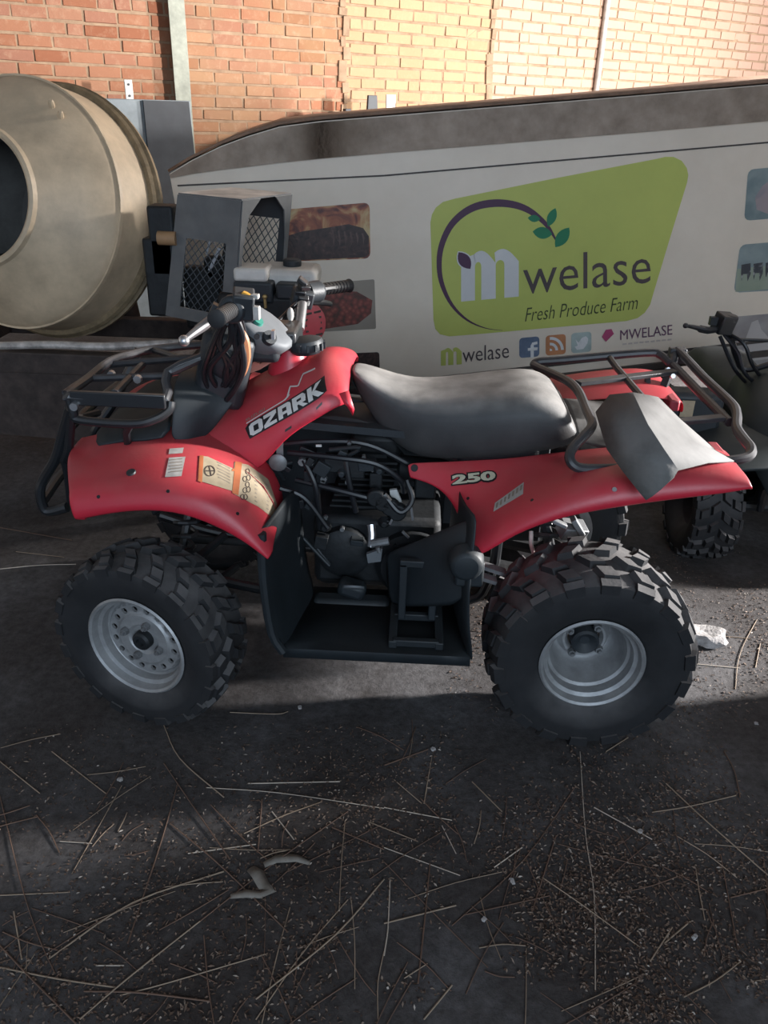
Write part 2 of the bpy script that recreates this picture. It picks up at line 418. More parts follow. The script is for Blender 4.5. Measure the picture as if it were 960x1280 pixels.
for r_ in range(0, 47):
    z = PB*(r_+.5)
    a = -4.1+(LB+MO)*.5*(r_ % 2)+rb.uniform(-.02, .02)
    flem = (r_ % 7 == 3)
    while a < 6.0:
        k = 'h' if (flem and rb.random() < .6) or rb.random() < .04 else 's'
        L_ = LB if k == 's' else .106
        c = wp(a+L_/2, z+rb.uniform(-.002,.002), rb.uniform(-.003, .004))
        u, v, zc = proj(c)
        if -10 < u < 970 and -6 < v < trailer_top_y(u)+8: cand.append((1/zc*(1 if k == 's' else .5), c, k))
        elif z > .0: rest.append((c, k))
        a += L_+MO
cand.sort(key=lambda t: -t[0])
for s_, c, k in cand[:300]:
    o = bpy.data.objects.new('brick', rb.choice(brick_meshes[k])); COL.objects.link(o); o.parent = wall
    q = WQ.to_4x4(); q.translation = c; o.matrix_basis = q
rest += [(c, k) for s_, c, k in cand[300:]]
b = MB()
for c, k in rest:
    v_, f_ = brick_geom(LB if k == 's' else .106, rb)
    b.add([WQ @ Vector(x)+c for x in v_], f_)
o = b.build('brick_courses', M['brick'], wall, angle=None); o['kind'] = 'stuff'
print('bricks', len(cand), len(rest))

b = MB(); rj = random.Random(17)
for pu in (430, 612):
    aj, _ = wall_a(pu, 80)
    z = 0.0
    while z < 3.9:
        h_ = rj.uniform(.05,.16); w_ = rj.uniform(.035,.08); x_ = rj.uniform(-.02,.02)
        b.box(wp(aj+x_, z+h_/2, .006), (w_, .02+rj.uniform(0,.008), h_*.96), (WQ.to_3x3() @ Matrix.Rotation(rj.uniform(-.08,.08), 3, 'Y')))
        z += h_
o = b.build('mortar_strip', M['mortar'], wall, angle=None, bevel=.004)
# wall posts and cabinets ------------------------------------------
M['post'] = mat('green_grey_steel_post', (.25,.26,.21), .6, var=.25, scale=15, bump=.1)
M['pipe'] = mat('pale_grey_conduit', (.42,.38,.34), .6, var=.3, scale=10)
M['cab_blue'] = mat('blue_grey_cabinet', (.20,.23,.245), .5, var=.2, scale=8)
M['cab_dark'] = mat('dark_cabinet_panel', (.03,.034,.04), .6)
M['tabmat'] = mat('galvanised_tab', (.5,.48,.45), .5, metal=.3, var=.3, scale=40)
a0, _ = wall_a(214, 60, .08); a1, _ = wall_a(234, 60, .08)
post = thing('steel_post', wp((a0+a1)/2, 0, .04), 'grey green steel angle post standing against the brick wall behind the mixer', 'post')
b = MB(); q = Matrix((WD, WN, Vector((0,0,1)))).transposed()
b.box(wp((a0+a1)/2, 2.0, .085), ((a1-a0), .012, 4.0), q)
b.build('flange', M['post'], post, bevel=.002)
b = MB(); b.box(wp((a0+a1)/2-.01, 2.0, .045), (.012, .09, 4.0), q); b.build('web', M['post'], post)
a2, _ = wall_a(752, 60, .03)
pipe = thing('conduit_pipe', wp(a2, 0, .03), 'pale conduit pipe running up the brick wall at right with dark edge', 'pipe')
b = MB(); b.tube([wp(a2, 0, .03), wp(a2, 2, .03), wp(a2, 4, .03)], .028, 12); b.build('pipe_run', M['pipe'], pipe)
b = MB()
for z in (.6, 1.6, 2.6): b.tube([wp(a2, z-.015, .03), wp(a2, z+.015, .03)], .033, 12)
b.build('pipe_clip', M['pipe'], pipe)

def box_on_wall(name, pxl, pxr, ptop, depth, d0, label, cat, mat_, zbot=0.0):
    aL, _ = wall_a(pxl, ptop, d0+depth); aR, zt = wall_a(pxr, ptop, d0+depth)
    t = thing(name, wp((aL+aR)/2, zbot, d0+depth/2), label, cat)
    b = MB(); b.box(wp((aL+aR)/2, (zt+zbot)/2, d0+depth/2), (aR-aL, depth, zt-zbot), q); b.build('body', mat_, t, bevel=.006)
    return t, aL, aR, zt
cab, aL, aR, zt = box_on_wall('steel_cabinet', 118, 238, 126, .30, .12, 'blue grey steel cabinet against the wall beside the green post', 'cabinet', M['cab_blue'])
am, _ = wall_a(178, 126, .42)
b = MB()
b.prism([wp(am, zt-.005, .425), wp(aR-.02, zt-.005, .425), wp(aR+.03, .3, .425), wp(am, .3, .425)], WN*.02); b.build('shadow_panel', M['cab_dark'], cab, angle=None)  # dark sheet standing in for the shadow on the cabinet's right half
b = MB(); aa, zz = wall_a(161, 112, .3)
b.box(wp(aa, zt+.055, .30), (.055, .012, .13), q); b.build('bracket', M['tabmat'], cab, bevel=.003)
b = MB()
for dz in (.0, .07): b.lathe([(0, .008), (.004, .008)], wp(aa, zt+.02+dz, .306), WN, 8, cap1=True)
b.build('bolt', M['cab_dark'], cab)
cab2, bL, bR, zt2 = box_on_wall('workshop_cabinet', 408, 500, 151, .35, .25, 'pale cabinet mostly hidden behind the trailer roof, bracket and black block on top', 'cabinet', M['tabmat'])
b = MB(); x0, z0 = wall_a(488, 134, .4); b.box(wp(x0, zt2+.10, .40), (.085, .014, .17), q); b.build('bracket', M['tabmat'], cab2, bevel=.003)
b = MB(); x0, z0 = wall_a(465, 134, .4); b.box(wp(x0, zt2+.09, .40), (.10, .03, .17), q, taper=.8); b.build('bracket_shadow', M['cab_dark'], cab2, bevel=.003)  # dark tab standing in for the shadow cast by the bracket
b = MB(); x0, z0 = wall_a(428, 146, .4); b.box(wp(x0, zt2+.02, .42), (.22, .1, .065), q); b.box(wp(x0+.03, zt2+.06, .42), (.05, .05, .03), q); b.build('black_block', M['cab_dark'], cab2, bevel=.004)

# ------------------------------------------------------------------ trailer
PS, TAU = R(8), R(6.4)
E1 = Vector((math.cos(PS)*math.cos(TAU), math.sin(PS)*math.cos(TAU), math.sin(TAU)))
TN = Vector((math.sin(PS), -math.cos(PS), 0)); E2 = E1.cross(-TN); T0 = Vector((0, 1.95, .8))
def TL(px, py):
    r_ = ray(px, py); t = (T0-CAM).dot(TN)/r_.dot(TN); p_ = CAM+r_*t-T0
    return p_.dot(E1), p_.dot(E2)
def tw(ab, d=0.): return T0+E1*ab[0]+E2*ab[1]+TN*d
trl = thing('food_trailer', T0-Vector((0,0,.8)), 'dirty white trailer with lime green farm sign leaning nose down before the brick wall', 'trailer')
top = [TL(212,217), TL(240,200), TL(275,183), TL(310,170), TL(350,158), TL(400,151.5), TL(480,145), TL(640,132), TL(800,119), TL(960,105.5)]
aR_ = 2.2
top.append((aR_, top[-1][1]+.004))
aB, bB = TL(780, 460)
bot_y = bB
left_a = top[0][0]
outline = top+[(aR_, bot_y), (left_a-.02, bot_y)]
b = MB(); b.prism([tw(p_, 0) for p_ in outline], -TN*1.25); b.build('body', [M['trailer']], trl, angle=30)
# roof skin over the body
b = MB(); rows = []
for p_ in top: rows.append([tw((p_[0], p_[1]+.006), .012), tw((p_[0], p_[1]+.006), -1.26)])
b.grid(rows); b.build('roof_skin', M['trailer_roof'], trl, solid=.012, off=1)
# band under the roof edge
lowb = [TL(214,222), TL(240,217), TL(275,212), TL(310,208), TL(350,203), TL(400,198), TL(480,191), TL(640,178), TL(800,165), TL(960,151)]
lowb.append((aR_, lowb[-1][1]+.004))
b = MB()
for i in range(len(top)-1):
    b.prism([tw((top[i][0], top[i][1]-.004), .002), tw((top[i+1][0], top[i+1][1]-.004), .002), tw(lowb[i+1], .002), tw(lowb[i], .002)], TN*.014)
b.build('roof_band', M['band'], trl, angle=30)
# dark joint and lower skirt
b = MB(); la = [TL(222,232), TL(480,219.5), TL(960,178)]; la.append((aR_, la[-1][1]+.004))
for i in range(3): b.prism([tw((la[i][0], la[i][1]+.0035), .001), tw((la[i+1][0], la[i+1][1]+.0035), .001), tw((la[i+1][0], la[i+1][1]-.0035), .001), tw((la[i][0], la[i][1]-.0035), .001)], TN*.003)
b.build('panel_joint', M['trailer_dark'], trl, angle=None)
b = MB(); b.prism([tw((left_a-.02, bot_y+.07), .001), tw((aR_, bot_y+.07), .001), tw((aR_, bot_y+.055), .001), tw((left_a-.02, bot_y+.055), .001)], TN*.006)
b.prism([tw((left_a-.02, bot_y+.012), .001), tw((aR_, bot_y+.012), .001), tw((aR_, bot_y-.02), .001), tw((left_a-.02, bot_y-.02), .001)], TN*.02)
b.build('bottom_rail', M['trailer_dark'], trl, angle=None)
# axle and wheel (in the dark below), nose foot
wc = tw((1.25, bot_y), -.35); wc.z = .27
b = MB(); b.lathe([(-.09,.15),(-.1,.2),(-.08,.26),(.08,.26),(.1,.2),(.09,.15),(.05,.14),(.05,.02)], wc, TN, 28, cap1=True); b.build('wheel', M['rubber'], trl)
b = MB(); b.tube([wc, wc-TN*.9], .03, 10); b.box(wc+Vector((0,0,.12))-TN*.2, (.08,.06,.3)); b.build('axle', M['dark_frame'], trl)
b = MB(); nb = tw((left_a+.12, bot_y), -.5); b.tube([Vector((nb.x, nb.y, 0.0)), nb+Vector((0,0,.05))], .04, 10); b.build('nose_stand', M['dark_frame'], trl)
# --- writing on the side
def tpoly(name, pix, d, m_, extra=0.001, parent=None):
    b = MB(); b.prism([tw(TL(*p_), d) for p_ in pix], TN*extra); return b.build(name, m_, parent or trl, angle=None)
z3 = lambda x, y: (520+x/2.6667, 180+y/2.6667)
def round_poly(pts, n=3):
    out = []
    N_ = len(pts)
    for i in range(N_):
        p0, p1, p2 = Vector(pts[i-1]), Vector(pts[i]), Vector(pts[(i+1) % N_])
        rr = pts[i][2] if len(pts[i]) > 2 else 0
    return out
sign_px = [z3(*p_) for p_ in ((48,262),(53,235),(66,212),(90,193),(130,182),(460,115),(800,50),(830,43),(858,43),(885,56),(902,80),(907,103),(903,128),(850,300),(790,500),(780,535),(762,562),(738,580),(700,590),(450,612),(200,634),(110,641),(80,634),(64,616),(58,585))]
sign = tpoly('logo_panel', sign_px, .001, M['sign_green'], .0015)
arc = [(288,621,1),(230,613,3),(170,586,7),(120,537,11),(88,472,15),(77,410,17),(83,345,19),(110,280,21),(150,236,23),(200,208,25),(260,197,26),(320,201,24),(370,218,21),(410,246,17),(440,277,13),(465,318,6)]
pp = smooth_path([Vector((x, y, w)) for x, y, w in arc], 4)
b = MB()
for i in range(len(pp)-1):
    q4 = []
    for p_, s_ in ((pp[i], 1), (pp[i+1], 1), (pp[i+1], -1), (pp[i], -1)):
        ii = pp.index(p_); t = (pp[min(ii+1, len(pp)-1)]-pp[max(ii-1, 0)]); nrm = Vector((-t.y, t.x)).normalized()
        q4.append(tw(TL(*z3(p_.x+nrm.x*p_.z/2*s_, p_.y+nrm.y*p_.z/2*s_)), .0032))
    b.add(q4, [(0,1,2,3)])
b.build('logo_ring', M['purple'], trl, angle=None, fix=False)
def leaf_px(c, L_, wd_, ang):
    out = []; ca, sa = math.cos(R(ang)), math.sin(R(ang))
    for i in range(16):
        t = i/8 if i < 8 else (16-i)/8
        s_ = 1 if i < 8 else -1
        x = (t-.5)*L_; y = s_*math.sin(math.pi*t)**.8*wd_/2
        out.append(z3(c[0]+x*ca-y*sa, c[1]+x*sa+y*ca))
    return out
for c, L_, wd_, an in (((393,248),42,24,5), ((452,244),66,30,-68), ((421,296),66,40,8), ((487,311),80,40,-55)):
    tpoly('logo_leaf', leaf_px(c, L_, wd_, an), .0025, M['leaf_green'], .0012)
tpoly('logo_seed', leaf_px((161,388), 76, 48, 55), .0042, M['sign_white'], .0006)
tpoly('logo_seed', leaf_px((161,388), 68, 40, 55), .005, M['purple'], .0006)
def fat_m(bl, br, tl, name, m_, d):
    ex = (br[0]-bl[0], br[1]-bl[1]); ey = (tl[0]-bl[0], tl[1]-bl[1])
    mp = lambda u, v: tw(TL(bl[0]+ex[0]*u+ey[0]*v, bl[1]+ex[1]*u+ey[1]*v), d)
    b = MB()
    def strip(inner, outer):
        for i in range(len(inner)-1): b.add([mp(*inner[i]), mp(*inner[i+1]), mp(*outer[i+1]), mp(*outer[i])], [(0,1,2,3)])
    b.add([mp(0,0), mp(.24,0), mp(.24,.97), mp(0,.88)], [(0,1,2,3)])
    for x0, x1 in ((.24, .60), (.60, 1.0)):
        wl = .25; inn = []; out = []
        for i in range(9):
            t = math.pi*(1-i/8)
            cx_ = (x0+x1-wl)/2; ri = (x1-wl-x0)/2
            inn.append((cx_+ri*math.cos(t), .70+.10*math.sin(t))); out.append((lerp(x0-.02, x1, i/8), .74+.29*math.sin(math.pi*(.28+.72*i/8))))
        strip(inn, out)
        b.add([mp(x1-wl,0), mp(x1,0), mp(x1,.74), mp(x1-wl,.70)], [(0,1,2,3)])
    return b.build(name, m_, trl, angle=None)
fat_m(z3(150,525), z3(342,508), z3(150,366), 'logo_letter', M['sign_white'], .0034)
_txt = {}
def text_mesh(s_, bold=0., shear=0.):
    cu = bpy.data.curves.new('t', 'FONT'); cu.body = s_; cu.offset = bold; cu.shear = shear; cu.resolution_u = 3
    o = bpy.data.objects.new('t', cu); COL.objects.link(o)
    dg = bpy.context.evaluated_depsgraph_get(); dg.update()
    me = bpy.data.meshes.new_from_object(o.evaluated_get(dg))
    bpy.data.objects.remove(o); bpy.data.curves.remove(cu)
    vs_ = [v.co.copy() for v in me.vertices]; fs = [list(p.vertices) for p in me.polygons]
    bpy.data.meshes.remove(me)
    x0 = min(v.x for v in vs_); x1 = max(v.x for v in vs_); y0 = min(v.y for v in vs_); y1 = max(v.y for v in vs_)
    return [((v.x-x0)/(x1-x0), (v.y-y0)/(y1-y0)) for v in vs_], fs
def trailer_text(s_, bl, br, hpx, name, m_, d=.004, bold=0., shear=0., jit=0):
    uv, fs = text_mesh(s_, bold, shear)
    b = MB(); b.add([tw(TL(bl[0]+(br[0]-bl[0])*u, bl[1]+(br[1]-bl[1])*u-hpx*v), d) for u, v in uv], fs)
    return b.build(name, m_, trl, angle=None, fix=False)
trailer_text('welase', (653.5,368), (813,353.5), 46, 'logo_lettering', M['sign_text'], bold=-.003)
trailer_text('Fresh Produce Farm', (656,402), (797,386), 17, 'slogan_lettering', M['sign_ink'], bold=-.006, shear=.25)
trailer_text('MWELASE', (775,425), (840,418), 12.5, 'name_lettering', M['text_purple'])
for k in range(9): tpoly('faded_print', [(778+7*k,431-.69*k),(783+7*k,430.5-.69*k),(783+7*k,428.5-.69*k),(778+7*k,429-.69*k)], .004, M['faded'], .0005)
tpoly('name_emblem', [(752,421),(757,412),(764,411),(767,417),(762,422),(757,427)], .004, M['magenta'])
fat_m((551,457), (577,455), (551,436), 'small_letter', M['sign_green'], .004)
trailer_text('welase', (578,453), (636,447), 19, 'small_logo_lettering', M['sign_text'], bold=-.002)
def icon(px0, py0, s_, m_, name='social_icon'):
    sl = -.09; pts = []
    for cx_, cy_, a_ in ((s_-4, s_-4, 0), (4, s_-4, 90), (4, 4, 180), (s_-4, 4, 270)):
        for k in (0, 30, 60, 90):
            x = cx_+4*math.cos(R(a_+k)); y = cy_+4*math.sin(R(a_+k)); pts.append((px0+x, py0+y+sl*x))
    return tpoly(name, pts, .002, m_)
ic = icon(649, 422.5, 25, M['icon_blue']); 
tpoly('icon_mark', [(663,447),(667,447),(667,438),(671.5,437.5),(672,434),(667,434),(667,431),(671.5,430),(671.5,426.5),(665,428),(663,432),(663,434.5),(659.5,435),(659.5,438.3),(663,438)], .0036, M['icon_white'], .0005)
icon(682, 419.5, 25, M['icon_orange'])
b = MB()
for r0, r1 in ((0, 3), (7, 10.3), (14, 17.5)):
    ps_ = []
    for i in range(9):
        a_ = R(90*i/8); ps_.append([tw(TL(687+rr*math.sin(a_), 438.5-rr*math.cos(a_)-.09*rr*math.sin(a_)), .0036) for rr in (r0, r1)])
    b.grid(ps_)
b.build('icon_mark', M['icon_white'], trl, angle=None)
icon(714, 416.5, 25, M['icon_teal'])
tpoly('icon_mark', [(719,424),(723,428),(727,422),(732,420),(735,423),(734,429),(729,436),(721,437),(718,433),(722,432)], .0036, M['icon_white'], .0005)
# photo panels
def photo_mat(name, cols, scale, dist=0., seed=0., vor=False):
    mt = bpy.data.materials.new(name); mt.use_nodes = True; nt = mt.node_tree; N = nt.nodes; L = nt.links; bs = N['Principled BSDF']
    tc = N.new('ShaderNodeTexCoord'); mp = N.new('ShaderNodeMapping'); mp.inputs['Location'].default_value = (seed, seed, seed); L.new(tc.outputs['Object'], mp.inputs[0])
    if vor:
        n = N.new('ShaderNodeTexVoronoi'); n.inputs['Scale'].default_value = scale; o_ = n.outputs['Distance']
    else:
        n = N.new('ShaderNodeTexNoise'); n.inputs['Scale'].default_value = scale; n.inputs['Detail'].default_value = 5; n.inputs['Distortion'].default_value = dist; o_ = n.outputs['Fac']
    L.new(mp.outputs[0], n.inputs['Vector'])
    rp = N.new('ShaderNodeValToRGB'); e = rp.color_ramp.elements
    e[0].position = cols[0][0]; e[0].color = (*cols[0][1], 1); e[1].position = cols[-1][0]; e[1].color = (*cols[-1][1], 1)
    for p_, c_ in cols[1:-1]: k = e.new(p_); k.color = (*c_, 1)
    L.new(o_, rp.inputs[0]); L.new(rp.outputs[0], bs.inputs['Base Color']); bs.inputs['Roughness'].default_value = .45
    return mt
def photo(pts4, m_, name='photo_panel', r=7):
    (x0,y0),(x1,y1),(x2,y2),(x3,y3) = pts4; pts = []
    def bil(u, v): return (lerp(lerp(x0,x1,u), lerp(x3,x2,u), v), lerp(lerp(y0,y1,u), lerp(y3,y2,u), v))
    w_, h_ = abs(x1-x0), abs(y3-y0); ru, rv = r/w_, r/h_
    for cu_, cv_, a_ in ((1-ru, rv, -90), (1-ru, 1-rv, 0), (ru, 1-rv, 90), (ru, rv, 180)):
        for k in (0, 30, 60, 90): pts.append(bil(cu_+ru*math.cos(R(a_+k)), cv_+rv*math.sin(R(a_+k))))
    return tpoly(name, pts, .001, m_), bil
def patch(bil, uvs, m_, name='photo_print', d=.0028):
    return tpoly(name, [bil(u, v) for u, v in uvs], d, m_, .0003)
M['ph_fire'] = photo_mat('print_glow', [(.36,(.10,.03,.025)), (.48,(.32,.10,.05)), (.56,(.46,.24,.11)), (.68,(.55,.42,.22))], 9, 1.4)
M['ph_meat'] = photo_mat('print_roast', [(.35,(.022,.014,.014)), (.6,(.06,.032,.028)), (.75,(.13,.075,.065))], 22, 2.0)
M['ph_stew'] = photo_mat('print_stew', [(.0,(.34,.11,.075)), (.4,(.22,.055,.045)), (.8,(.09,.04,.032))], 45, vor=True)
M['ph_plate'] = photo_mat('print_plate', [(.3,(.27,.23,.19)), (.7,(.33,.29,.24))], 8)
M['ph_rib'] = photo_mat('print_rib', [(.3,(.07,.04,.035)), (.7,(.14,.085,.075))], 20)
M['ph_pig'] = photo_mat('print_pigs', [(.35,(.20,.22,.26)), (.5,(.36,.30,.31)), (.7,(.46,.37,.36))], 7, .5)
M['ph_sky'] = photo_mat('print_hills', [(.3,(.17,.23,.24)), (.7,(.30,.36,.36))], 9, .5)
M['ph_grass'] = photo_mat('print_pasture', [(.3,(.27,.33,.25)), (.7,(.35,.39,.32))], 12)
M['ph_cow'] = photo_mat('print_cattle', [(.45,(.05,.055,.065)), (.55,(.07,.075,.085)), (.62,(.36,.37,.38))], 26)
M['ph_hen'] = photo_mat('print_hen', [(.3,(.27,.25,.25)), (.7,(.38,.36,.355))], 10)
M['ph_pale'] = photo_mat('print_pale', [(.3,(.48,.45,.44)), (.7,(.52,.49,.48))], 10)
o, bl_ = photo([(355,262),(462,253),(463,323),(357,327)], M['ph_fire'])
patch(bl_, [(0,.52),(.2,.44),(.5,.40),(.75,.36),(.92,.45),(.985,.6),(.985,.92),(.93,.975),(.05,.985),(0,.9)], M['ph_meat'])
for k in range(6):
    u0 = .55+k*.07; patch(bl_, [(u0,.45+.02*k),(u0+.018,.44+.02*k),(u0+.035,.62),(u0+.02,.75),(u0+.012,.62)], M['ph_rib'], d=.0035)
o, bl_ = photo([(355,358),(468,349),(470,411),(357,417)], M['ph_plate'], r=2)
patch(bl_, [(.0,.45),(.2,.28),(.5,.16),(.8,.22),(.97,.42),(.95,.68),(.8,.88),(.4,.95),(0,.9)], M['ph_stew'])
o, bl_ = photo([(357,445),(474,440),(476,500),(358,505)], M['ph_meat'], r=3)
o, bl_ = photo([(935,212),(1030,203),(1026,268),(930,276)], M['ph_sky'])
patch(bl_, [(.12,.55),(.2,.35),(.32,.22),(.6,.1),(.9,.1),(.9,.9),(.3,.9),(.15,.8)], M['ph_pig'])
o, bl_ = photo([(925,306),(1020,298),(1012,360),(917,366)], M['ph_sky'])
patch(bl_, [(.0,.5),(.98,.45),(.98,.95),(.02,.98)], M['ph_grass'], d=.0022)
for k in range(5):
    u0 = .05+k*.16; patch(bl_, [(u0,.42),(u0+.12,.40),(u0+.14,.62),(u0+.11,.78),(u0+.09,.62),(u0+.04,.62),(u0+.03,.76),(u0+.01,.6)], M['ph_cow'], d=.003)
o, bl_ = photo([(916,396),(1010,388),(1002,452),(908,458)], M['ph_hen'])
patch(bl_, [(.2,.5),(.26,.14),(.34,.1),(.4,.3),(.6,.6),(.55,.9),(.3,.92),(.2,.75)], M['ph_pale'])
for i, (x0, y0, x1, y1) in enumerate(((698,165,697,200),(480,388,508,390),(720,163,770,160))):
    pass

# ------------------------------------------------------------------ quad bike
bike = thing('quad_bike', (0, 0, 0), 'large red quad bike with black seat and steel rims in the foreground', 'vehicle')
def ph_(lst): return [P(u, v, y=y) for u, v, y in lst]

# front fenders
inn = [(86,566),(138,553),(220,549),(287,566),(333,598),(352,648)]
cre = [(89,616),(148,611),(224,606),(278,626),(317,656),(343,690)]
lip = [(96,653),(150,641),(215,640),(270,661),(309,683),(334,703)]
rows = []
for i in range(6):
    I, C_, L_ = P(*inn[i], y=-.27), P(*cre[i], y=-.455), P(*lip[i], y=-.485)
    mid = (I+C_)/2+Vector((0, 0, .012))
    sh = C_*.88+mid*.12+Vector((0,0,.007))
    C2 = C_*.84+L_*.16+Vector((0,-.010,.0))
    under = L_+Vector((0, .03, -.004))
    rows.append([I+Vector((0,.10,.005)), I, mid, sh, C_, C2, L_, under])
fr = [p_+Vector((-.012, 0, 0)) for p_ in rows[0]]
front = [Vector((p_.x+.03, p_.y*.97, p_.z-.035)) for p_ in rows[0]]; front[-1] = rows[0][-1]+Vector((.02,.01,0)); front[-2] = rows[0][-2]+Vector((.01,.01,0))
mb_ff = MB().grid([front, fr]+rows)
ff = mb_ff.build('front_fender', M['red'], bike, sub=2, solid=.004)
mb_ff.mirror().build('front_fender', M['red'], bike, sub=2, solid=.004)

# tank cover
st = [[(240,560,-.20),(243,545,-.20),(252,530,-.14),(268,515,-.05)],
      [(272,588,-.235),(268,558,-.235),(284,515,-.15),(304,484,-.04)],
      [(322,600,-.245),(312,552,-.24),(322,492,-.14),(342,460,0)],
      [(352,550,-.235),(360,512,-.23),(372,470,-.13),(386,442,0)],
      [(396,525,-.22),(402,488,-.21),(406,456,-.11),(412,437,0)],
      [(428,506,-.20),(430,480,-.18),(431,462,-.09),(434,450,0)],
      [(436,506,-.185),(437,488,-.165),(438,474,-.09),(440,464,0)]]
rows = []
for r_ in st:
    a_ = ph_(r_); half = a_[:3]
    topc = a_[3]; topc = Vector((topc.x, 0, topc.z))
    rows.append(half+[topc]+[Vector((p_.x, -p_.y, p_.z)) for p_ in half[::-1]])
mb_t = MB().grid(rows)
tank = mb_t.build('tank_cover', M['red'], bike, sub=2, solid=.004)
# flap beside the seat
b = MB(); b.grid([ph_([(424,492,-.195),(436,488,-.19)]), ph_([(430,505,-.2),(443,512,-.2)]), ph_([(434,508,-.2),(441,520,-.2)])]); b.build('cover_flap', M['red'], bike, solid=.005)
# lower red skirt joining the tank cover to the fender
b = MB(); rows = [ph_([(240,556,-.205),(236,552,-.25),(232,556,-.29)]), ph_([(275,585,-.24),(285,585,-.27),(290,575,-.30)]), ph_([(325,598,-.245),(332,605,-.27),(335,603,-.30)]), ph_([(345,640,-.26),(350,650,-.28),(351,652,-.30)])]
mb = MB().grid(rows); mb.build('cover_skirt', M['red'], bike, sub=1, solid=.004); mb.mirror().build('cover_skirt', M['red'], bike, sub=1, solid=.004)

# fuel cap
c = P(384, 437, y=-.03); c.z -= .004
b = MB(); ax = Vector((-.12,0,1)).normalized()
prof = [(0,.036),(.008,.044),(.012,.046),(.028,.046),(.036,.042),(.040,.03),(.041,.0)]
b.lathe(prof, c-ax*.004, ax, 28)
for k in range(14):
    a_ = 2*math.pi*k/14; b.box(c+ax*.018+Vector((math.cos(a_)*.046, math.sin(a_)*.046, 0)), (.01,.006,.018), (0,0,a_))
cap = b.build('fuel_cap', M['black_plastic'], bike)
# red collar before the cap
b = MB(); cc = P(355, 428, y=-.02); b.lathe([(0,.06),(.05,.048),(.08,.035),(.084,.02)], Vector((cc.x+.01, 0, cc.z-.085)), (0,0,1), 24); b.build('steering_collar', M['red'], bike)

# front cowl (black, wraps the steering head) and nose panel
rows = [ph_([(210,552,-.26),(216,520,-.25),(214,486,-.22),(222,464,-.16),(240,452,-.02)]),
        ph_([(236,556,-.25),(240,532,-.24),(243,492,-.21),(250,470,-.15),(262,456,-.02)]),
        ph_([(246,552,-.22),(262,520,-.2),(280,494,-.17),(286,478,-.14),(288,470,-.02)]),
        ph_([(262,545,-.2),(290,506,-.18),(306,486,-.14),(308,480,-.12),(308,476,-.02)])]
rows = [r_[:4]+[Vector((r_[4].x, 0, r_[4].z))]+[Vector((p_.x,-p_.y,p_.z)) for p_ in r_[:4][::-1]] for r_ in rows]
MB().grid(rows).build('front_cowl', M['dark_guard'], bike, sub=2, solid=.004)
rows = [ph_([(92,560,-.27),(98,532,-.2),(110,520,-.02)]), ph_([(150,552,-.27),(155,530,-.22),(160,516,-.02)]), ph_([(216,553,-.27),(216,522,-.25),(216,500,-.02)])]
rows = [r_[:2]+[Vector((r_[2].x,0,r_[2].z))]+[Vector((p_.x,-p_.y,p_.z)) for p_ in r_[:2][::-1]] for r_ in rows]
fl = [Vector((p_.x+.05, p_.y*.9, p_.z-.22)) for p_ in rows[0]]
MB().grid([fl]+rows).build('nose_panel', M['dark_guard'], bike, sub=1, solid=.004)

# seat
tp = [(437,454),(470,465),(516,483),(570,480),(628,474),(668,471),(696,483),(712,512),(718,540)]
bt = [(440,480),(466,523),(506,572),(570,577),(640,570),(690,564),(712,558),(720,553),(721,551)]
hw = [.06,.10,.135,.16,.17,.17,.16,.14,.12]
rows = []
for (u, v), (u2, v2), w in zip(tp, bt, hw):
    t_ = P(u, v, y=.0); q_ = P(u2, v2, y=-w*.92)
    x = t_.x; dz = t_.z-q_.z
    pr = [(q_.x, -w*.86, q_.z), (lerp(q_.x,x,.15), -w*.97, q_.z+dz*.12), (lerp(q_.x,x,.6), -w*1.0, q_.z+dz*.6), (lerp(q_.x,x,.9), -w*.93, q_.z+dz*.84), (x, -w*.70, q_.z+dz*.965), (x, -w*.35, t_.z-.003), (x, 0, t_.z)]
    pr = [Vector(p_) for p_ in pr]
    rows.append(pr+[Vector((p_.x,-p_.y,p_.z)) for p_ in pr[:-1][::-1]])
mb = MB().grid(rows)
n = len(rows[0])
for r_, rev in ((0, False), (len(rows)-1, True)):
    idx = [r_*n+k for k in range(n)]; mb.f.append(idx if rev else idx[::-1]); mb.mi.append(0)
mb.f.append  # bottom pan
seat = mb.build('seat', M['seat'], bike, sub=2)
b = MB(); b.grid([[Vector((r_[0].x, r_[0].y, r_[0].z+.004)), Vector((r_[-1].x, r_[-1].y, r_[-1].z+.004))] for r_ in rows]); b.build('seat_base', M['black_plastic'], bike)

# rear fenders with the side panel
RF = [[(508,578,-.175),(508,584,-.18),(509,590,-.185),(510,595,-.19),(511,598,-.19)],
      [(545,577,-.175),(547,588,-.195),(549,596,-.205),(551,604,-.215),(552,609,-.22)],
      [(578,575,-.175),(578,590,-.215),(577,608,-.24),(577,630,-.265),(577,648,-.28)],
      [(606,573,-.175),(604,597,-.235),(598,625,-.29),(588,662,-.36),(580,692,-.40)],
      [(622,572,-.175),(624,598,-.25),(620,628,-.33),(606,668,-.41),(598,703,-.43)],
      [(654,569,-.175),(662,596,-.27),(660,618,-.36),(648,645,-.425),(642,670,-.44)],
      [(702,563,-.175),(712,580,-.28),(712,597,-.37),(708,620,-.43),(708,648,-.445)],
      [(762,557,-.18),(770,570,-.28),(772,586,-.37),(773,605,-.43),(772,637,-.445)],
      [(838,553,-.18),(845,564,-.28),(850,578,-.37),(856,596,-.43),(852,626,-.445)],
      [(885,556,-.18),(893,565,-.28),(900,577,-.37),(908,592,-.425),(908,620,-.445)],
      [(906,562,-.18),(915,571,-.28),(924,583,-.37),(937,597,-.42),(943,613,-.44)]]
rows = []
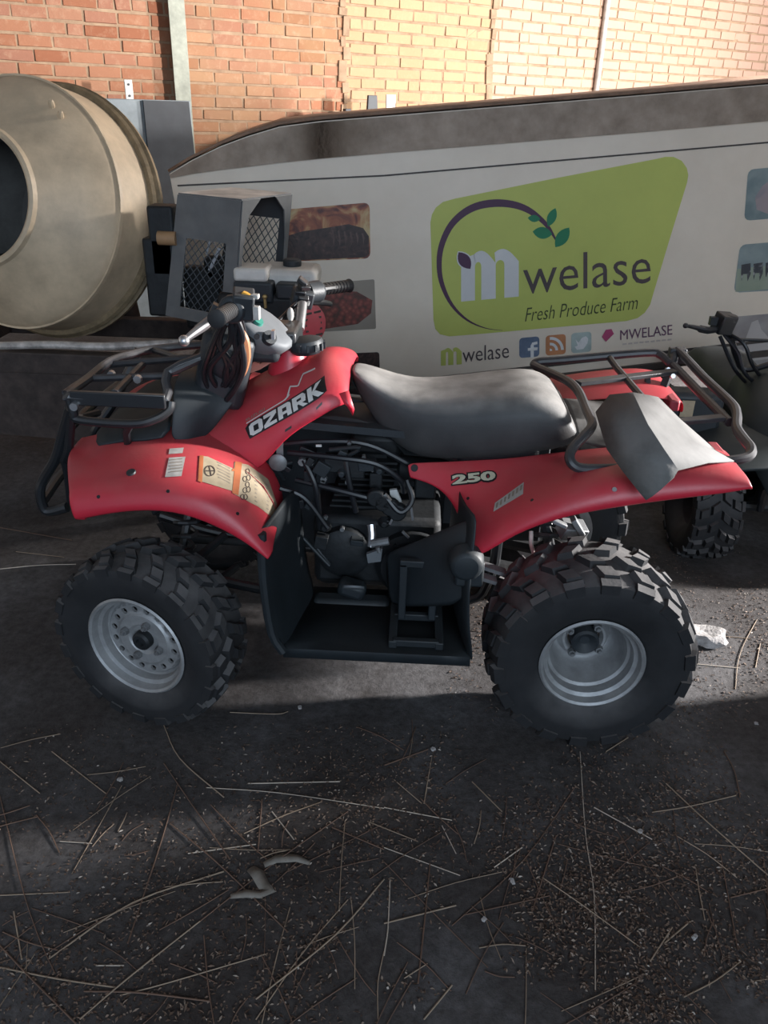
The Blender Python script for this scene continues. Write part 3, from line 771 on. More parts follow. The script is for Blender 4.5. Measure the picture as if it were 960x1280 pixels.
for r_ in RF:
    a_ = ph_(r_)
    rows.append(a_+[a_[-1]+Vector((0,.025,-.002))])
rows.insert(-1, [a_*.12+b_*.88 for a_, b_ in zip(rows[-2], rows[-1])])
rows.append([p_+Vector((.004,.006,-.012)) for p_ in rows[-1][:-1]]+[rows[-1][-1]+Vector((0,.02,0))])
rows.append([p_+Vector((.002,.012,-.04)) for p_ in rows[-2][:-2]]+[rows[-2][-2]+Vector((0,.02,-.004)), rows[-2][-1]+Vector((0,.03,0))])
mb_rf = MB().grid(rows)
rf = mb_rf.build('rear_fender', M['red'], bike, sub=2, solid=.004)
# far rear fender seen over the seat: same moulding mirrored
mb_rf.mirror().build('rear_fender', M['red'], bike, sub=2, solid=.004)
# deck between them (grey centre cover behind the seat)
dk = [[Vector((.42,-.18,.73)), Vector((.42,-.1,.775)), Vector((.42,0,.785)), Vector((.42,.1,.775)), Vector((.42,.18,.73))],
      [Vector((.55,-.2,.73)), Vector((.55,-.1,.765)), Vector((.55,0,.77)), Vector((.55,.1,.765)), Vector((.55,.2,.73))],
      [Vector((.72,-.2,.725)), Vector((.72,-.1,.735)), Vector((.72,0,.735)), Vector((.72,.1,.735)), Vector((.72,.2,.725))]]
MB().grid(dk).build('rear_deck', M['grey_sheet'], bike, sub=1, solid=.004)
b = MB(); b.box((.775,-.2,.735), (.03,.08,.035)); b.box((.775,.2,.735), (.03,.08,.035)); b.build('tail_lamp', M['red_dull'], bike, bevel=.006)

# decals ----------------------------------------------------------
def bvh_of(o):
    dg = bpy.context.evaluated_depsgraph_get(); dg.update(); e = o.evaluated_get(dg); me = e.to_mesh()
    t = BVHTree.FromPolygons([v.co.copy() for v in me.vertices], [list(p.vertices) for p in me.polygons]); e.to_mesh_clear(); return t
def decal(name, polys, mp, bvh, direc, m_, parent, off=.0012, cuts=2, fs=None, fallback=True):
    """polys: list of 2D polygons or (uv, faces); mp maps (u,v) to a start point outside the surface; direc: projection direction"""
    bm_ = bmesh.new(); d = Vector(direc).normalized()
    if fs is not None:
        vs_ = [bm_.verts.new((u, v, 0)) for u, v in polys]
        for f in fs:
            try: bm_.faces.new([vs_[i] for i in f])
            except ValueError: pass
    else:
        for pl in polys:
            bm_.faces.new([bm_.verts.new((u, v, 0)) for u, v in pl])
    bmesh.ops.triangulate(bm_, faces=bm_.faces)
    for _ in range(cuts): bmesh.ops.subdivide_edges(bm_, edges=bm_.edges, cuts=1, use_grid_fill=True)
    bad = []
    for v in bm_.verts:
        s0 = mp(v.co.x, v.co.y); hit = bvh.ray_cast(s0, d)
        if hit[0] is None: bad.append(v); continue
        nn = hit[1] if hit[1].dot(d) < 0 else -hit[1]
        v.co = hit[0]+nn*off
    if bad: bmesh.ops.delete(bm_, geom=bad, context='VERTS')
    me = bpy.data.meshes.new(name); bmesh.ops.recalc_face_normals(bm_, faces=bm_.faces); bm_.to_mesh(me); bm_.free(); me.shade_smooth()
    return new_obj(name, me, m_, parent)
def side_map(bl, br, tl, y0=-.8):
    """picture corner points carried onto the bike's side plane y=-.22 and projected along +y from there"""
    A, B, C_ = P(*bl, y=-.235), P(*br, y=-.235), P(*tl, y=-.235)
    return lambda u, v: Vector(((A+(B-A)*u+(C_-A)*v).x, y0, (A+(B-A)*u+(C_-A)*v).z))
bt_tank = bvh_of(tank)
mpz = side_map((312.5,548.5), (402.5,498), (306,538.5))
# letters drawn as block polygons in a 5 x 1 strip
def quad(x0,y0,x1,y1,sh=.12): return [(x0+sh*y0,y0),(x1+sh*y0,y0),(x1+sh*y1,y1),(x0+sh*y1,y1)]
def norm(polys, W_=5.1): return [[(x/W_, y) for x, y in pl] for pl in polys]
Oz = []
Oz += [quad(.0,.16,.3,.84), quad(.65,.16,.95,.84), [(0.02,.16),(.2,0),(.78,0),(.97,.16),(.97,.26),(.03,.26)], [(.1,.74),(1.05,.74),(1.05,.84),(.9,1),(.3,1),(.1,.84)]]
Oz += [quad(1.02,0,1.92,.25), quad(1.05,.75,1.95,1), [(1.05,.25),(1.42,.25),(2.05,.75),(1.68,.75)]]
Oz += [[(2.05,0),(2.36,0),(2.46,.75),(2.3,1),(2.2,1)], quad(2.66,0,2.97,.8), [(2.2,.75),(3.07,.75),(3.05,.9),(2.92,1),(2.25,1)], quad(2.2,.28,2.8,.48)]
Oz += [quad(3.08,0,3.38,1), [(3.2,.76),(4.0,.76),(4.0,.92),(3.9,1),(3.2,1)], quad(3.2,.36,3.95,.58), quad(3.68,.5,3.97,.85), [(3.5,.4),(3.72,.4),(4.05,0),(3.72,0)]]
Oz += [quad(4.1,0,4.4,1), [(4.35,.45),(4.62,.58),(5.15,1.0),(4.78,1.0)], [(4.38,.52),(4.7,.58),(5.1,0),(4.72,0)]]
decal('decal_backing', [[(-.02,-.12),(.93,-.15),(1.04,.0),(1.05,1.08),(.9,1.12),(.02,1.12),(-.03,.9)]], mpz, bt_tank, (0,1,0), M['black_decal'], tank, off=.001, cuts=4)
for nm_ in ('name_lettering',):
    decal(nm_, norm(Oz), mpz, bt_tank, (0,1,0), M['white_decal'], tank, off=.0022, cuts=2)
decal('decal_stripe', [[(.0,1.18),(.55,1.22),(.62,1.42),(.60,1.44),(.52,1.30),(.0,1.26)], [(.56,1.3),(.62,1.9),(.64,1.9),(.59,1.3)], [(.62,1.88),(.72,1.6),(.73,1.66),(.63,1.95)], [(.72,1.62),(.79,2.1),(.81,2.1),(.74,1.6)], [(.79,2.08),(.95,1.85),(.95,1.93),(.8,2.15)]], mpz, bt_tank, (0,1,0), M['white_decal'], tank, off=.0015, cuts=2)
uv, fs = text_mesh('SUZUKI', .01, .1)
decal('maker_lettering', [(.0+u*.27, 1.36+v*.2) for u, v in uv], mpz, bt_tank, (0,1,0), M['ink_grey'], tank, off=.0015, cuts=0, fs=fs)
for (u, v, u2, v2) in ((356,541,364,536), (394,516,401,510)):   # two dark slots under the lettering
    mp2 = side_map((u,v), (u2,v2), (u,v-3)); decal('cover_slot', [[(0,0),(1,0),(1,1),(0,1)]], mp2, bt_tank, (0,1,0), M['black_decal'], tank, cuts=1)
bt_rf = bvh_of(rf)
# number decal is dropped onto the panel further down
def cam_decal(name, pix, bvh, m_, parent, off=.0012, cuts=3, fs=None):
    """sticker whose corners were read off the photograph; each point is dropped onto the panel"""
    bm_ = bmesh.new()
    if fs is not None:
        vv = [bm_.verts.new((x, y, 0)) for x, y in pix]
        for f in fs:
            try: bm_.faces.new([vv[i] for i in f])
            except ValueError: pass
    else:
        for pl in pix: bm_.faces.new([bm_.verts.new((x, y, 0)) for x, y in pl])
    bmesh.ops.triangulate(bm_, faces=bm_.faces)
    for _ in range(cuts): bmesh.ops.subdivide_edges(bm_, edges=bm_.edges, cuts=1, use_grid_fill=True)
    bad = []
    for v in bm_.verts:
        d = ray(v.co.x, v.co.y).normalized(); hit = bvh.ray_cast(CAM, d)
        if hit[0] is None: bad.append(v); continue
        nn = hit[1] if hit[1].dot(d) < 0 else -hit[1]
        v.co = hit[0]+nn*off
    if bad: bmesh.ops.delete(bm_, geom=bad, context='VERTS')
    me = bpy.data.meshes.new(name); bmesh.ops.recalc_face_normals(bm_, faces=bm_.faces); bm_.to_mesh(me); bm_.free(); me.shade_smooth()
    return new_obj(name, me, m_, parent)
for nm_, bold_, m_, of_ in (('number_backing', .10, M['black_decal'], .0012), ('number_lettering', .045, M['gold_decal'], .0024)):
    uv, fs = text_mesh('250', bold_)
    g_ = 2.0 if bold_ > .08 else 0.0
    cam_decal(nm_, [(565-g_+(54+2*g_)*u+(1-v)*1.0, 606+g_-5.5*u-(11.5+2*g_)*v) for u, v in uv], bt_rf, m_, rf, off=of_, cuts=1, fs=fs)
cam_decal('sticker', [[(617,640),(619,629),(655,603),(654,618)]], bt_rf, M['white_label'], rf)
cam_decal('sticker_print', [[(620+5*k,636-3.6*k),(622.5+5*k,634.5-3.6*k),(623.5+5*k,628-3.6*k),(621+5*k,629.5-3.6*k)] for k in range(7)], bt_rf, M['ink_grey'], rf, off=.002, cuts=0)
bt_ff = bvh_of(ff)
z6 = lambda x, y: (60+x/3.2, 540+y/3.2)
z3f = lambda x, y: (40+x/3.2, 340+y/3.2)
cam_decal('sticker', [[z6(486,68),z6(543,64),z6(538,86),z6(483,90)]], bt_ff, M['white_label'], ff)
cam_decal('sticker', [[z6(484,104),z6(550,100),z6(534,178),z6(468,182)]], bt_ff, M['white_label'], ff)
cam_decal('sticker_print', [[z6(488+2,112+12*k-0),z6(538,108+12*k),z6(537,111+12*k),z6(488,116+12*k)] for k in range(5)], bt_ff, M['ink_grey'], ff, off=.002, cuts=0)
cam_decal('warning_label', [[z6(606,96),z6(640,100),z6(745,150),z6(745,240),z6(600,195)]], bt_ff, M['cream_label'], ff)
cam_decal('warning_label', [[z6(745,122),z6(800,132),z6(880,190),z6(915,290),z6(905,350),z6(840,300),z6(735,245)]], bt_ff, M['cream_label'], ff)
cam_decal('label_stripe', [[z6(606,96),z6(622,97),z6(616,205),z6(600,198)], [z6(748,120),z6(775,124),z6(760,255),z6(735,246)], [z6(738,148),z6(748,150),z6(745,160),z6(733,158)]], bt_ff, M['orange_label'], ff, off=.002, cuts=2)
ring = []
for k in range(20):
    a0_, a1_ = 2*math.pi*k/20, 2*math.pi*(k+1)/20
    ring.append([z6(646+22*math.cos(a0_),158+22*math.sin(a0_)), z6(646+22*math.cos(a1_),158+22*math.sin(a1_)), z6(646+18.5*math.cos(a1_),158+18.5*math.sin(a1_)), z6(646+18.5*math.cos(a0_),158+18.5*math.sin(a0_))])
ring += [[z6(630,156),z6(662,156),z6(662,160),z6(630,160)], [z6(642,140),z6(646,140),z6(654,176),z6(650,176)]]
cam_decal('label_symbol', ring, bt_ff, M['ink'], ff, off=.0022, cuts=0)
scr = []
for cx_, cy_ in ((797,160),(800,185),(786,190),(796,212),(800,232),(786,235),(788,262),(776,262)):
    for k in range(10):
        a0_, a1_ = 2*math.pi*k/10, 2*math.pi*(k+1)/10
        scr.append([z6(cx_+9*math.cos(a0_),cy_+12*math.sin(a0_)), z6(cx_+9*math.cos(a1_),cy_+12*math.sin(a1_)), z6(cx_+6.4*math.cos(a1_),cy_+9.4*math.sin(a1_)), z6(cx_+6.4*math.cos(a0_),cy_+9.4*math.sin(a0_))])
cam_decal('label_scribble', scr, bt_ff, M['ink'], ff, off=.0022, cuts=0)
cam_decal('label_print', [[z6(676+k*0+4*(k%2),120+k*12),z6(728,146+k*12),z6(728,149+k*12),z6(676+4*(k%2),123+k*12)] for k in range(6)]+[[z6(826,178+k*16),z6(880,214+k*16),z6(880,218+k*16),z6(826,182+k*16)] for k in range(7)], bt_ff, M['ink_grey'], ff, off=.0021, cuts=0)
# fender bolts / holes
def fender_dot(pxy, r, bvh, m_, parent, name, h=.003):
    d = ray(*pxy).normalized(); hit = bvh.ray_cast(CAM, d)
    if hit[0] is None: return
    nn = hit[1] if hit[1].dot(d) < 0 else -hit[1]
    b = MB(); b.lathe([(0,r),(h,r*.9),(h,0)], hit[0], nn, 12); b.build(name, m_, parent)
fender_dot((164,591), .012, bt_ff, M['black_plastic'], ff, 'fender_bolt', .004)
for p_ in ((123,621),(210,614),(297,642)): fender_dot(p_, .0045, bt_ff, M['black_decal'], ff, 'fender_hole', .001)
fender_dot((518,585), .010, bt_rf, M['black_decal'], rf, 'fender_hole', .001)
for p_ in ((665,625),(585,623)): fender_dot(p_, .0045, bt_rf, M['black_decal'], rf, 'fender_hole', .001)
fender_dot((768,612), .006, bt_rf, M['steel'], rf, 'fender_bolt', .003)

# wheels ------------------------------------------------------------
def make_tire(Rr, Wd, rim_r, nl, seed):
    b = MB(); hw_ = Wd/2
    prof = [(-hw_*.72, rim_r-.006), (-hw_*.86, rim_r+.012), (-hw_*.97, lerp(rim_r,Rr,.38)), (-hw_*.99, lerp(rim_r,Rr,.55)), (-hw_*.93, lerp(rim_r,Rr,.78)), (-hw_*.78, Rr-.024), (-hw_*.45, Rr-.018), (0, Rr-.016)]
    full = prof+[(-s_, r_) for s_, r_ in prof[:-1][::-1]]
    full += [(hw_*.5, rim_r-.02), (-hw_*.5, rim_r-.02), prof[0]]
    b.lathe([(s_, r_) for s_, r_ in full], (0,0,0), (0,1,0), 64)
    def rad(y):
        ay = -abs(y)
        for (s0, r0), (s1, r1) in zip(prof, prof[1:]):
            if s0 <= ay <= s1 and s1 > s0 and r0 >= Rr*.80: return lerp(r0, r1, (ay-s0)/(s1-s0))
        return prof[-1][1]
    rnd = random.Random(seed)
    def lug(y0, y1, a0, a1, sk, h=.017, r0f=None, r1f=None):
        vv = []
        for (k, ins) in ((0, 0), (1, .14)):
            for yy, aa in ((0,0),(1,0),(1,1),(0,1)):
                y = lerp(y0, y1, lerp(ins, 1-ins, yy)); a = lerp(a0, a1, lerp(ins, 1-ins, aa))+sk*(y-y0)/(y1-y0)
                rr = (rad(y)-.004) if k == 0 else rad(y)+h
                vv.append(Vector((rr*math.sin(a), y, rr*math.cos(a))))
        b.add(vv, [(3,2,1,0),(4,5,6,7),(0,1,5,4),(1,2,6,5),(2,3,7,6),(3,0,4,7)])
    st = 2*math.pi/nl
    for k in range(nl):
        for sgn in (-1, 1):
            a = k*st+(0 if sgn < 0 else st*.5)
            # inner lug
            lug(sgn*hw_*.04, sgn*hw_*.40, a, a+st*.52, st*.35)
            lug(sgn*hw_*.46, sgn*hw_*.84, a+st*.38, a+st*.92, st*.22)
            # shoulder block climbing down the sidewall
            am_ = a+st*.60; ww = st*.27
            vv = []
            for (y, r0, out) in ((.80, Rr-.03, .0), (.80, Rr-.012, 1), (.95, lerp(rim_r,Rr,.80)+.006, 1.0), (.985, lerp(rim_r,Rr,.66), .5), (.93, lerp(rim_r,Rr,.66), 0)):
                for s2 in (-1, 1):
                    aa = am_+st*.2+s2*ww; yy = sgn*hw_*(y+.05*out)
                    vv.append(Vector((r0*math.sin(aa), yy, r0*math.cos(aa))))
            b.add(vv, [(0,1,3,2),(2,3,5,4),(4,5,7,6),(6,7,9,8),(8,9,1,0),(0,2,4,6,8),(9,7,5,3,1)])
    return b
def make_rim(rim_r, depth, disc_r, holes, barrel, lipw=.018):
    """outer face towards -y, flange plane at y=0"""
    b = MB()
    prof = [(.012, rim_r-.012), (-.002, rim_r+.001), (-.006, rim_r-.004), (-.002, rim_r-.010), (.018, rim_r-.014), (.022, rim_r-.024), (.045, rim_r-.027), (.050, rim_r-.034)]
    prof += [(depth-.012, rim_r-.036-barrel), (depth, rim_r-.042-barrel)]
    b.lathe(prof, (0,0,0), (0,1,0), 56)
    ro = rim_r-.042-barrel
    if holes:
        # disc with a ring of round openings
        rh = disc_r; b.lathe([(depth, ro), (depth-.008, ro-.004), (depth-.016, rh+.015)], (0,0,0), (0,1,0), 96)
        seg = holes*6
        ringO, ringI = rh+.015, rh-.012
        base = len(b.v); hr = .0088
        for k in range(holes):
            am_ = 2*math.pi*(k+.5)/holes; w_ = math.pi/holes
            rc = (ringO+ringI)/2
            outer = []
            for (rr, a_) in ((ringO,-w_),(ringO,0),(ringO,w_),(rc,w_),(ringI,w_),(ringI,0),(ringI,-w_),(rc,-w_)):
                outer.append(Vector((rr*math.sin(am_+a_), depth-.016, rr*math.cos(am_+a_))))
            inner = []
            for j in range(8):
                aa = math.radians([45,90,135,180,-135,-90,-45,0][j])
                dr, dt = math.sin(aa)*hr, -math.cos(aa)*hr
                rr = rc+dr; ta = dt/rc
                inner.append(Vector((rr*math.sin(am_+ta), depth-.016, rr*math.cos(am_+ta))))
            back = [v+Vector((0,.008,0)) for v in inner]
            b.add(outer+inner+back, [(j, (j+1) % 8, 8+(j+1) % 8, 8+j) for j in range(8)]+[(8+j, 8+(j+1) % 8, 16+(j+1) % 8, 16+j) for j in range(8)])
        b.lathe([(depth-.016, ringI), (depth-.020, ringI-.004), (depth-.020, .045), (depth-.012, .038), (depth-.012, .026), (depth+.02, .025)], (0,0,0), (0,1,0), 96)
    else:
        b.lathe([(depth, ro), (depth+.004, ro-.006), (depth-.012, disc_r), (depth-.020, disc_r-.006), (depth-.020, .05), (depth-.008,.042), (depth+.03,.040)], (0,0,0), (0,1,0), 56)
    # inner barrel to the far flange
    if holes: b.lathe([(depth+.012, ro), (depth+.012, .0)], (0,0,0), (0,1,0), 40, mi=1)
    b.lathe([(depth-.005, ro+.002), (barrel*2+depth+.06, rim_r-.03), (barrel*2+depth+.08, rim_r)], (0,0,0), (0,1,0), 48)
    return b
def wheel(center, front, steer, side):
    """side -1: outer face towards the camera"""
    Rr, Wd, rr = (.250, .180, .142) if front else (.268, .245, .132)
    Mx = Matrix.Translation(center) @ Matrix.Rotation(steer, 4, 'Z') @ (Matrix.Rotation(math.pi, 4, 'Z') if side > 0 else Matrix.Identity(4))
    t = make_tire(Rr, Wd, rr, 20 if front else 18, 5).xf(Matrix.Rotation(.1, 4, 'Y')).xf(Mx).build('tire', M['rubber'], bike, angle=28)
    ofs = Matrix.Translation((0, -Wd*.5*.80, 0))
    if front: rm = make_rim(rr, .052, .088, 16, -.012)
    else: rm = make_rim(rr, .130, .062, 0, .014)
    rim = rm.xf(Mx @ ofs).build('rim', [M['rim'], M['engine_dark']], bike, angle=30)
    dpt = .052 if front else .130
    for k in range(4):
        a_ = math.pi/2*k+(.35 if front else .6)
        c = Vector((.052*math.sin(a_), dpt-.022, .052*math.cos(a_))) if front else Vector((.050*math.sin(a_), dpt-.022, .050*math.cos(a_)))
        b = MB(); b.lathe([(0,.0115),(-.012,.0105),(-.012,.006),(-.02,.005),(-.02,0)], c, (0,1,0), 6); b.xf(Mx @ ofs).build('lug_nut', M['alloy'], rim)
    b = MB()
    if front: b.lathe([(.0,.027),(-.018,.026),(-.024,.02),(-.024,.012),(-.015,.010),(-.015,0)], (0,dpt-.012,0), (0,1,0), 20)
    else: b.lathe([(.02,.037),(-.03,.036),(-.036,.03),(-.02,.012),(-.02,0)], (0,dpt-.008,0), (0,1,0), 20)
    b.xf(Mx @ ofs).build('hub_cap', M['engine_dark'] if front else M['black_plastic'], rim)
    return t
wheel(Vector((-.655, -.400, .247)), True, R(-17), -1)
wheel(Vector((-.655, .400, .247)), True, R(-17), 1)
wheel(Vector((.482, -.375, .264)), False, 0, -1)
wheel(Vector((.482, .375, .264)), False, 0, 1)
# axles, arms, shocks
b = MB(); b.tube([(.482,-.30,.264),(.482,.30,.264)], .022, 10); b.tube([(.482,-.12,.264),(.482,.12,.264)], .06, 14); b.build('rear_axle', M['engine_dark'], bike)
b = MB(); b.tube([(.482,-.1,.27),(.15,-.1,.33)], .03, 10); b.tube([(.482,.1,.27),(.15,.1,.33)], .03, 10); b.build('swing_arm', M['engine_dark'], bike)
for s_ in (-1, 1):
    b = MB(); b.tube([(-.66,s_*.33,.22),(-.5,s_*.08,.26),(-.72,s_*.08,.26),(-.66,s_*.33,.22)], .014, 8); b.tube([(-.66,s_*.33,.32),(-.52,s_*.1,.38)], .012, 8); b.build('front_arm', M['engine_dark'], bike)
    b = MB(); sp0, sp1 = Vector((-.64,s_*.26,.25)), Vector((-.58,s_*.14,.58)); b.tube([sp0, sp1], .012, 8)
    hel = []
    ax_ = (sp1-sp0).normalized(); u_ = ax_.orthogonal().normalized(); w_ = ax_.cross(u_)
    for k in range(61): a_ = k/60*2*math.pi*7; hel.append(sp0+(sp1-sp0)*(.15+.75*k/60)+(u_*math.cos(a_)+w_*math.sin(a_))*.032)
    b.tube(hel, .006, 6); b.build('shock_absorber', M['black_metal'], bike)
    b = MB(); sp0, sp1 = Vector((.44,s_*.20,.30)), Vector((.34,s_*.16,.62)); b.tube([sp0, sp1], .014, 8)
    hel = []
    for k in range(61): a_ = k/60*2*math.pi*7; hel.append(sp0+(sp1-sp0)*(.15+.75*k/60)+(u_*math.cos(a_)+w_*math.sin(a_))*.036)
    b.tube(hel, .007, 6); b.build('shock_absorber', M['black_metal'], bike)
# silver bits visible above the rear tyre
b = MB(); b.bar(P(690,650,y=-.25), P(708,658,y=-.25), .02, .012); b.bar(P(716,648,y=-.22), P(728,668,y=-.22), .03, .016); b.box(P(715,662,y=-.2), (.07,.05,.04), (.3,.2,.3)); b.build('rear_bracket', M['alloy'], bike, bevel=.003)
b = MB(); b.bar(P(594,718,y=-.3), P(620,726,y=-.3), .03, .010); b.bar(P(602,706,y=-.28), P(632,716,y=-.28), .03, .010); b.build('frame_bracket', M['alloy'], bike)
b = MB(); b.tube([P(664,664,y=-.2), P(664,680,y=-.22), P(668,694,y=-.24)], .006, 8, 4); b.build('brake_hose', M['pale_tube'], bike)
# exhaust silencer on the far side
b = MB(); b.tube([(.25,.2,.5),(.35,.2,.52),(.75,.2,.56),(.8,.2,.56)], [.02,.055,.055,.03], 14); b.build('silencer', M['engine_dark'], bike)

# frame -------------------------------------------------------------
def both(mbf, name, m_, **k):
    a_ = mbf(); a_.build(name, m_, bike, **k); a_.mirror().build(name, m_, bike, **k)
both(lambda: MB().tube([(-.78,-.12,.32),(-.60,-.13,.26),(-.3,-.14,.215),(.15,-.14,.215),(.25,-.13,.30),(.30,-.13,.60),(.62,-.14,.66),(.80,-.14,.68)], .015, 10, 5), 'frame_rail', M['black_metal'])
both(lambda: MB().tube([(-.72,-.1,.45),(-.45,-.1,.66),(-.2,-.08,.74),(.1,-.1,.66),(.3,-.12,.62)], .015, 10, 5), 'upper_rail', M['black_metal'])
both(lambda: MB().tube([(-.45,-.1,.66),(-.42,-.12,.4),(-.36,-.14,.22)], .014, 10, 5), 'down_tube', M['black_metal'])

# engine ------------------------------------------------------------
eng = MB(); eng.box((-.08, 0, .36), (.36,.26,.22)); eng.box((-.02,0,.30), (.46,.22,.14)); engine = eng.build('engine_block', M['engine_dark'], bike, bevel=.02)
b = MB(); b.lathe([(0,.10),(-.03,.10),(-.045,.085),(-.05,.03),(-.05,0)], (.02,-.13,.34), (0,1,0), 28); b.lathe([(0,.075),(-.03,.075),(-.04,.06),(-.04,0)], (-.17,-.13,.37), (0,1,0), 24)
b.build('crankcase_cover', M['engine_dark'], engine)
b = MB()
for k in range(9): b.box((-.13+.004*k, 0, .49+.017*k), (.17-.004*k,.20,.006))
b.box((-.11,0,.55), (.10,.14,.2)); b.build('cylinder_fins', M['engine_dark'], engine)
b = MB(); b.box((-.09,0,.665), (.14,.15,.06)); b.build('cylinder_head', M['engine_dark'], engine, bevel=.015)
b = MB(); b.tube([(-.02,-.06,.6),(.06,-.08,.6),(.12,-.07,.6)], .035, 14); b.box((.05,-.09,.58), (.06,.07,.09)); b.build('carburettor', M['engine_dark'], engine, bevel=.006)
b = MB(); b.box((.24,0,.64), (.22,.26,.15)); b.build('air_box', M['black_plastic'], bike, bevel=.02)
# small visible fittings (positions read off the photo, placed on the engine's near side)
b = MB(); c = P(348, 577, y=-.2); b.lathe([(0,.022),(-.008,.024),(-.012,.018),(-.012,0)], c, (0,1,0), 18); b.box(c+Vector((.004,.006,.03)), (.018,.006,.05)); b.build('horn', M['alloy'], bike)
b = MB()
for (u, v, r_) in ((405,597,.010),(404,601,.008),(435,601,.008),(378,576,.012),(466,584,.010),(389,577,.008),(455,570,.006),(437,553,.006),(407,646,.007),(428,660,.007)):
    c = P(u, v, y=-.16); b.lathe([(0,r_),(-.012,r_*.9),(-.012,0)], c, (0,1,0), 8)
b.build('bolt_head', M['alloy'], engine)
b = MB(); b.bar(P(395,557,y=-.17), P(402,557,y=-.17), .004, .006); b.build('clip', M['white_decal'], engine)
b = MB(); b.prism([P(487,613,y=-.16), P(496,612,y=-.16), P(503,630,y=-.16), P(497,629,y=-.16), P(488,620,y=-.16)], (0,.01,0)); b.build('torn_tag', M['white_decal'], engine, angle=None)
b = MB(); b.tube([P(464,655,y=-.22), P(465,668,y=-.23), P(464,683,y=-.24)], .011, 10); gl = b.build('gear_lever', M['steel'], engine)
b = MB(); b.tube([P(464,680,y=-.25), P(486,676,y=-.25)], .011, 10); b.tube([P(472,684,y=-.27), P(474,690,y=-.27)], .006, 8); b.build('lever_joint', M['alloy'], engine)
b = MB(); b.prism([P(458,693,y=-.22), P(478,686,y=-.22), P(476,702,y=-.22), P(460,704,y=-.22)], (0,.012,0)); b.build('lever_plate', M['pod'], engine, angle=None)
hoses = [[(360,566,-.17),(420,572,-.2),(470,580,-.2),(500,600,-.19),(505,615,-.17)], [(345,556,-.14),(400,552,-.15),(460,556,-.15),(520,585,-.14)],
         [(370,600,-.16),(420,612,-.19),(470,625,-.2),(505,636,-.19)], [(430,560,-.16),(436,600,-.18),(445,640,-.18)], [(380,575,-.17),(395,610,-.19),(400,660,-.18)],
         [(480,618,-.2),(500,640,-.21),(515,625,-.19),(508,600,-.17)], [(350,610,-.2),(380,622,-.2),(410,660,-.2)]]
for h_ in hoses:
    b = MB(); b.tube(ph_(h_), .008, 8, 6); b.build('hose', M['cable_black'], engine)
b = MB()
for k in range(4): c = P(470+k*9, 620+k*6, y=-.19); b.lathe([(0,.026),(-.02,.024),(-.02,0)], c, (0,1,0), 14)
b.box(P(445,583,y=-.15), (.05,.05,.05)); b.box(P(470,598,y=-.14), (.035,.04,.045)); b.box(P(420,578,y=-.15), (.06,.05,.04)); b.build('fuel_tap', M['alloy'], engine, bevel=.004) if False else b.build('side_fitting', M['engine_dark'], engine, bevel=.004)
rg_ = random.Random(4)
for k in range(26):
    u, v = rg_.uniform(352,505), rg_.uniform(562,690)
    if u > 480 and v < 590: continue
    b = MB(); c = P(u, v, y=rg_.uniform(-.19,-.15)); kind = rg_.random()
    if kind < .45: b.box(c, (rg_.uniform(.015,.05), .03, rg_.uniform(.012,.04)), (0, rg_.uniform(-.6,.6), 0))
    elif kind < .75: b.lathe([(0,.008+.012*rg_.random()),(-.02,.008),(-.02,0)], c, (0,1,0), 12)
    else: b.tube([c, c+Vector((rg_.uniform(-.06,.06),-.02,rg_.uniform(-.05,.05))), c+Vector((rg_.uniform(-.1,.1),0,rg_.uniform(-.08,.08)))], .006, 8, 4)
    b.build('engine_fitting', rg_.choice([M['engine_dark'], M['black_plastic'], M['dark_guard'], M['cable_black']]), engine, bevel=.002)
for (u, v, u2, v2) in ((514,634,516,650), (487,655,492,645), (503,664,511,672)):
    b = MB(); b.bar(P(u,v,y=-.2), P(u2,v2,y=-.2), .006, .006); b.build('metal_clip', M['steel'], engine)

b = MB(); b.box((-.12, .10, .48), (.62, .012, .48)); b.box((.26,.06,.50), (.30,.012,.36)); b.build('gap_shade_sheet', M['black_plastic'], bike, bevel=.004)  # added dark sheets closing the engine gap so it reads as shade
b = MB(); b.prism([Vector((-.42,-.14,.74)), Vector((.15,-.12,.70)), Vector((.15,.12,.70)), Vector((-.42,.14,.74))], (0,0,.02)); b.build('tank_tray', M['black_plastic'], bike, angle=None)
# footwell guards -----------------------------------------------------
def guard_f():
    b = MB()
    rows = [ph_([(333,660,-.455),(333,664,-.40)]) ]
    A = [(336,657),(352,650),(384,640)]
    g = []
    for (z, x) in ((.60,-.335),(.45,-.332),(.30,-.318),(.235,-.29)):
        g.append([Vector((x-.012,-.45,z)), Vector((x,-.435,z)), Vector((x+.02,-.30,z)), Vector((x+.05,-.15,z))])
    b.grid(g); return b
both(guard_f, 'front_splash_guard', M['dark_guard'], sub=1, solid=.006)
b = MB(); b.tube([Vector((-.342,-.452,.585)), Vector((-.342,-.452,.45)), Vector((-.328,-.452,.30)), Vector((-.30,-.452,.24))], [.013,.012,.012,.012], 8, 3); b.build('guard_edge', M['dark_guard'], bike)
b = MB(); c = Vector((-.343,-.462,.55)); b.lathe([(0,.009),(-.006,.008),(-.006,0)], c, (0,1,0), 8); b.build('guard_bolt', M['steel'], bike)
def floor_f():
    b = MB(); b.grid([[Vector((x,-.455,.225)), Vector((x,-.45,.25)), Vector((x,-.40,.245)), Vector((x,-.14,.245))] for x in (-.30,-.2,-.1,0,.1,.18)]); return b
both(floor_f, 'floorboard', M['dark_guard'], solid=.008)
def peg_f():
    b = MB(); 
    for x in (-.02, .10): b.bar((x,-.43,.262), (x,-.20,.262), .022, .022)
    for y in (-.42,-.30,-.22): b.bar((-.02,y,.266), (.10,y,.266), .018, .02)
    return b
both(peg_f, 'foot_peg', M['dark_guard'], bevel=.003)
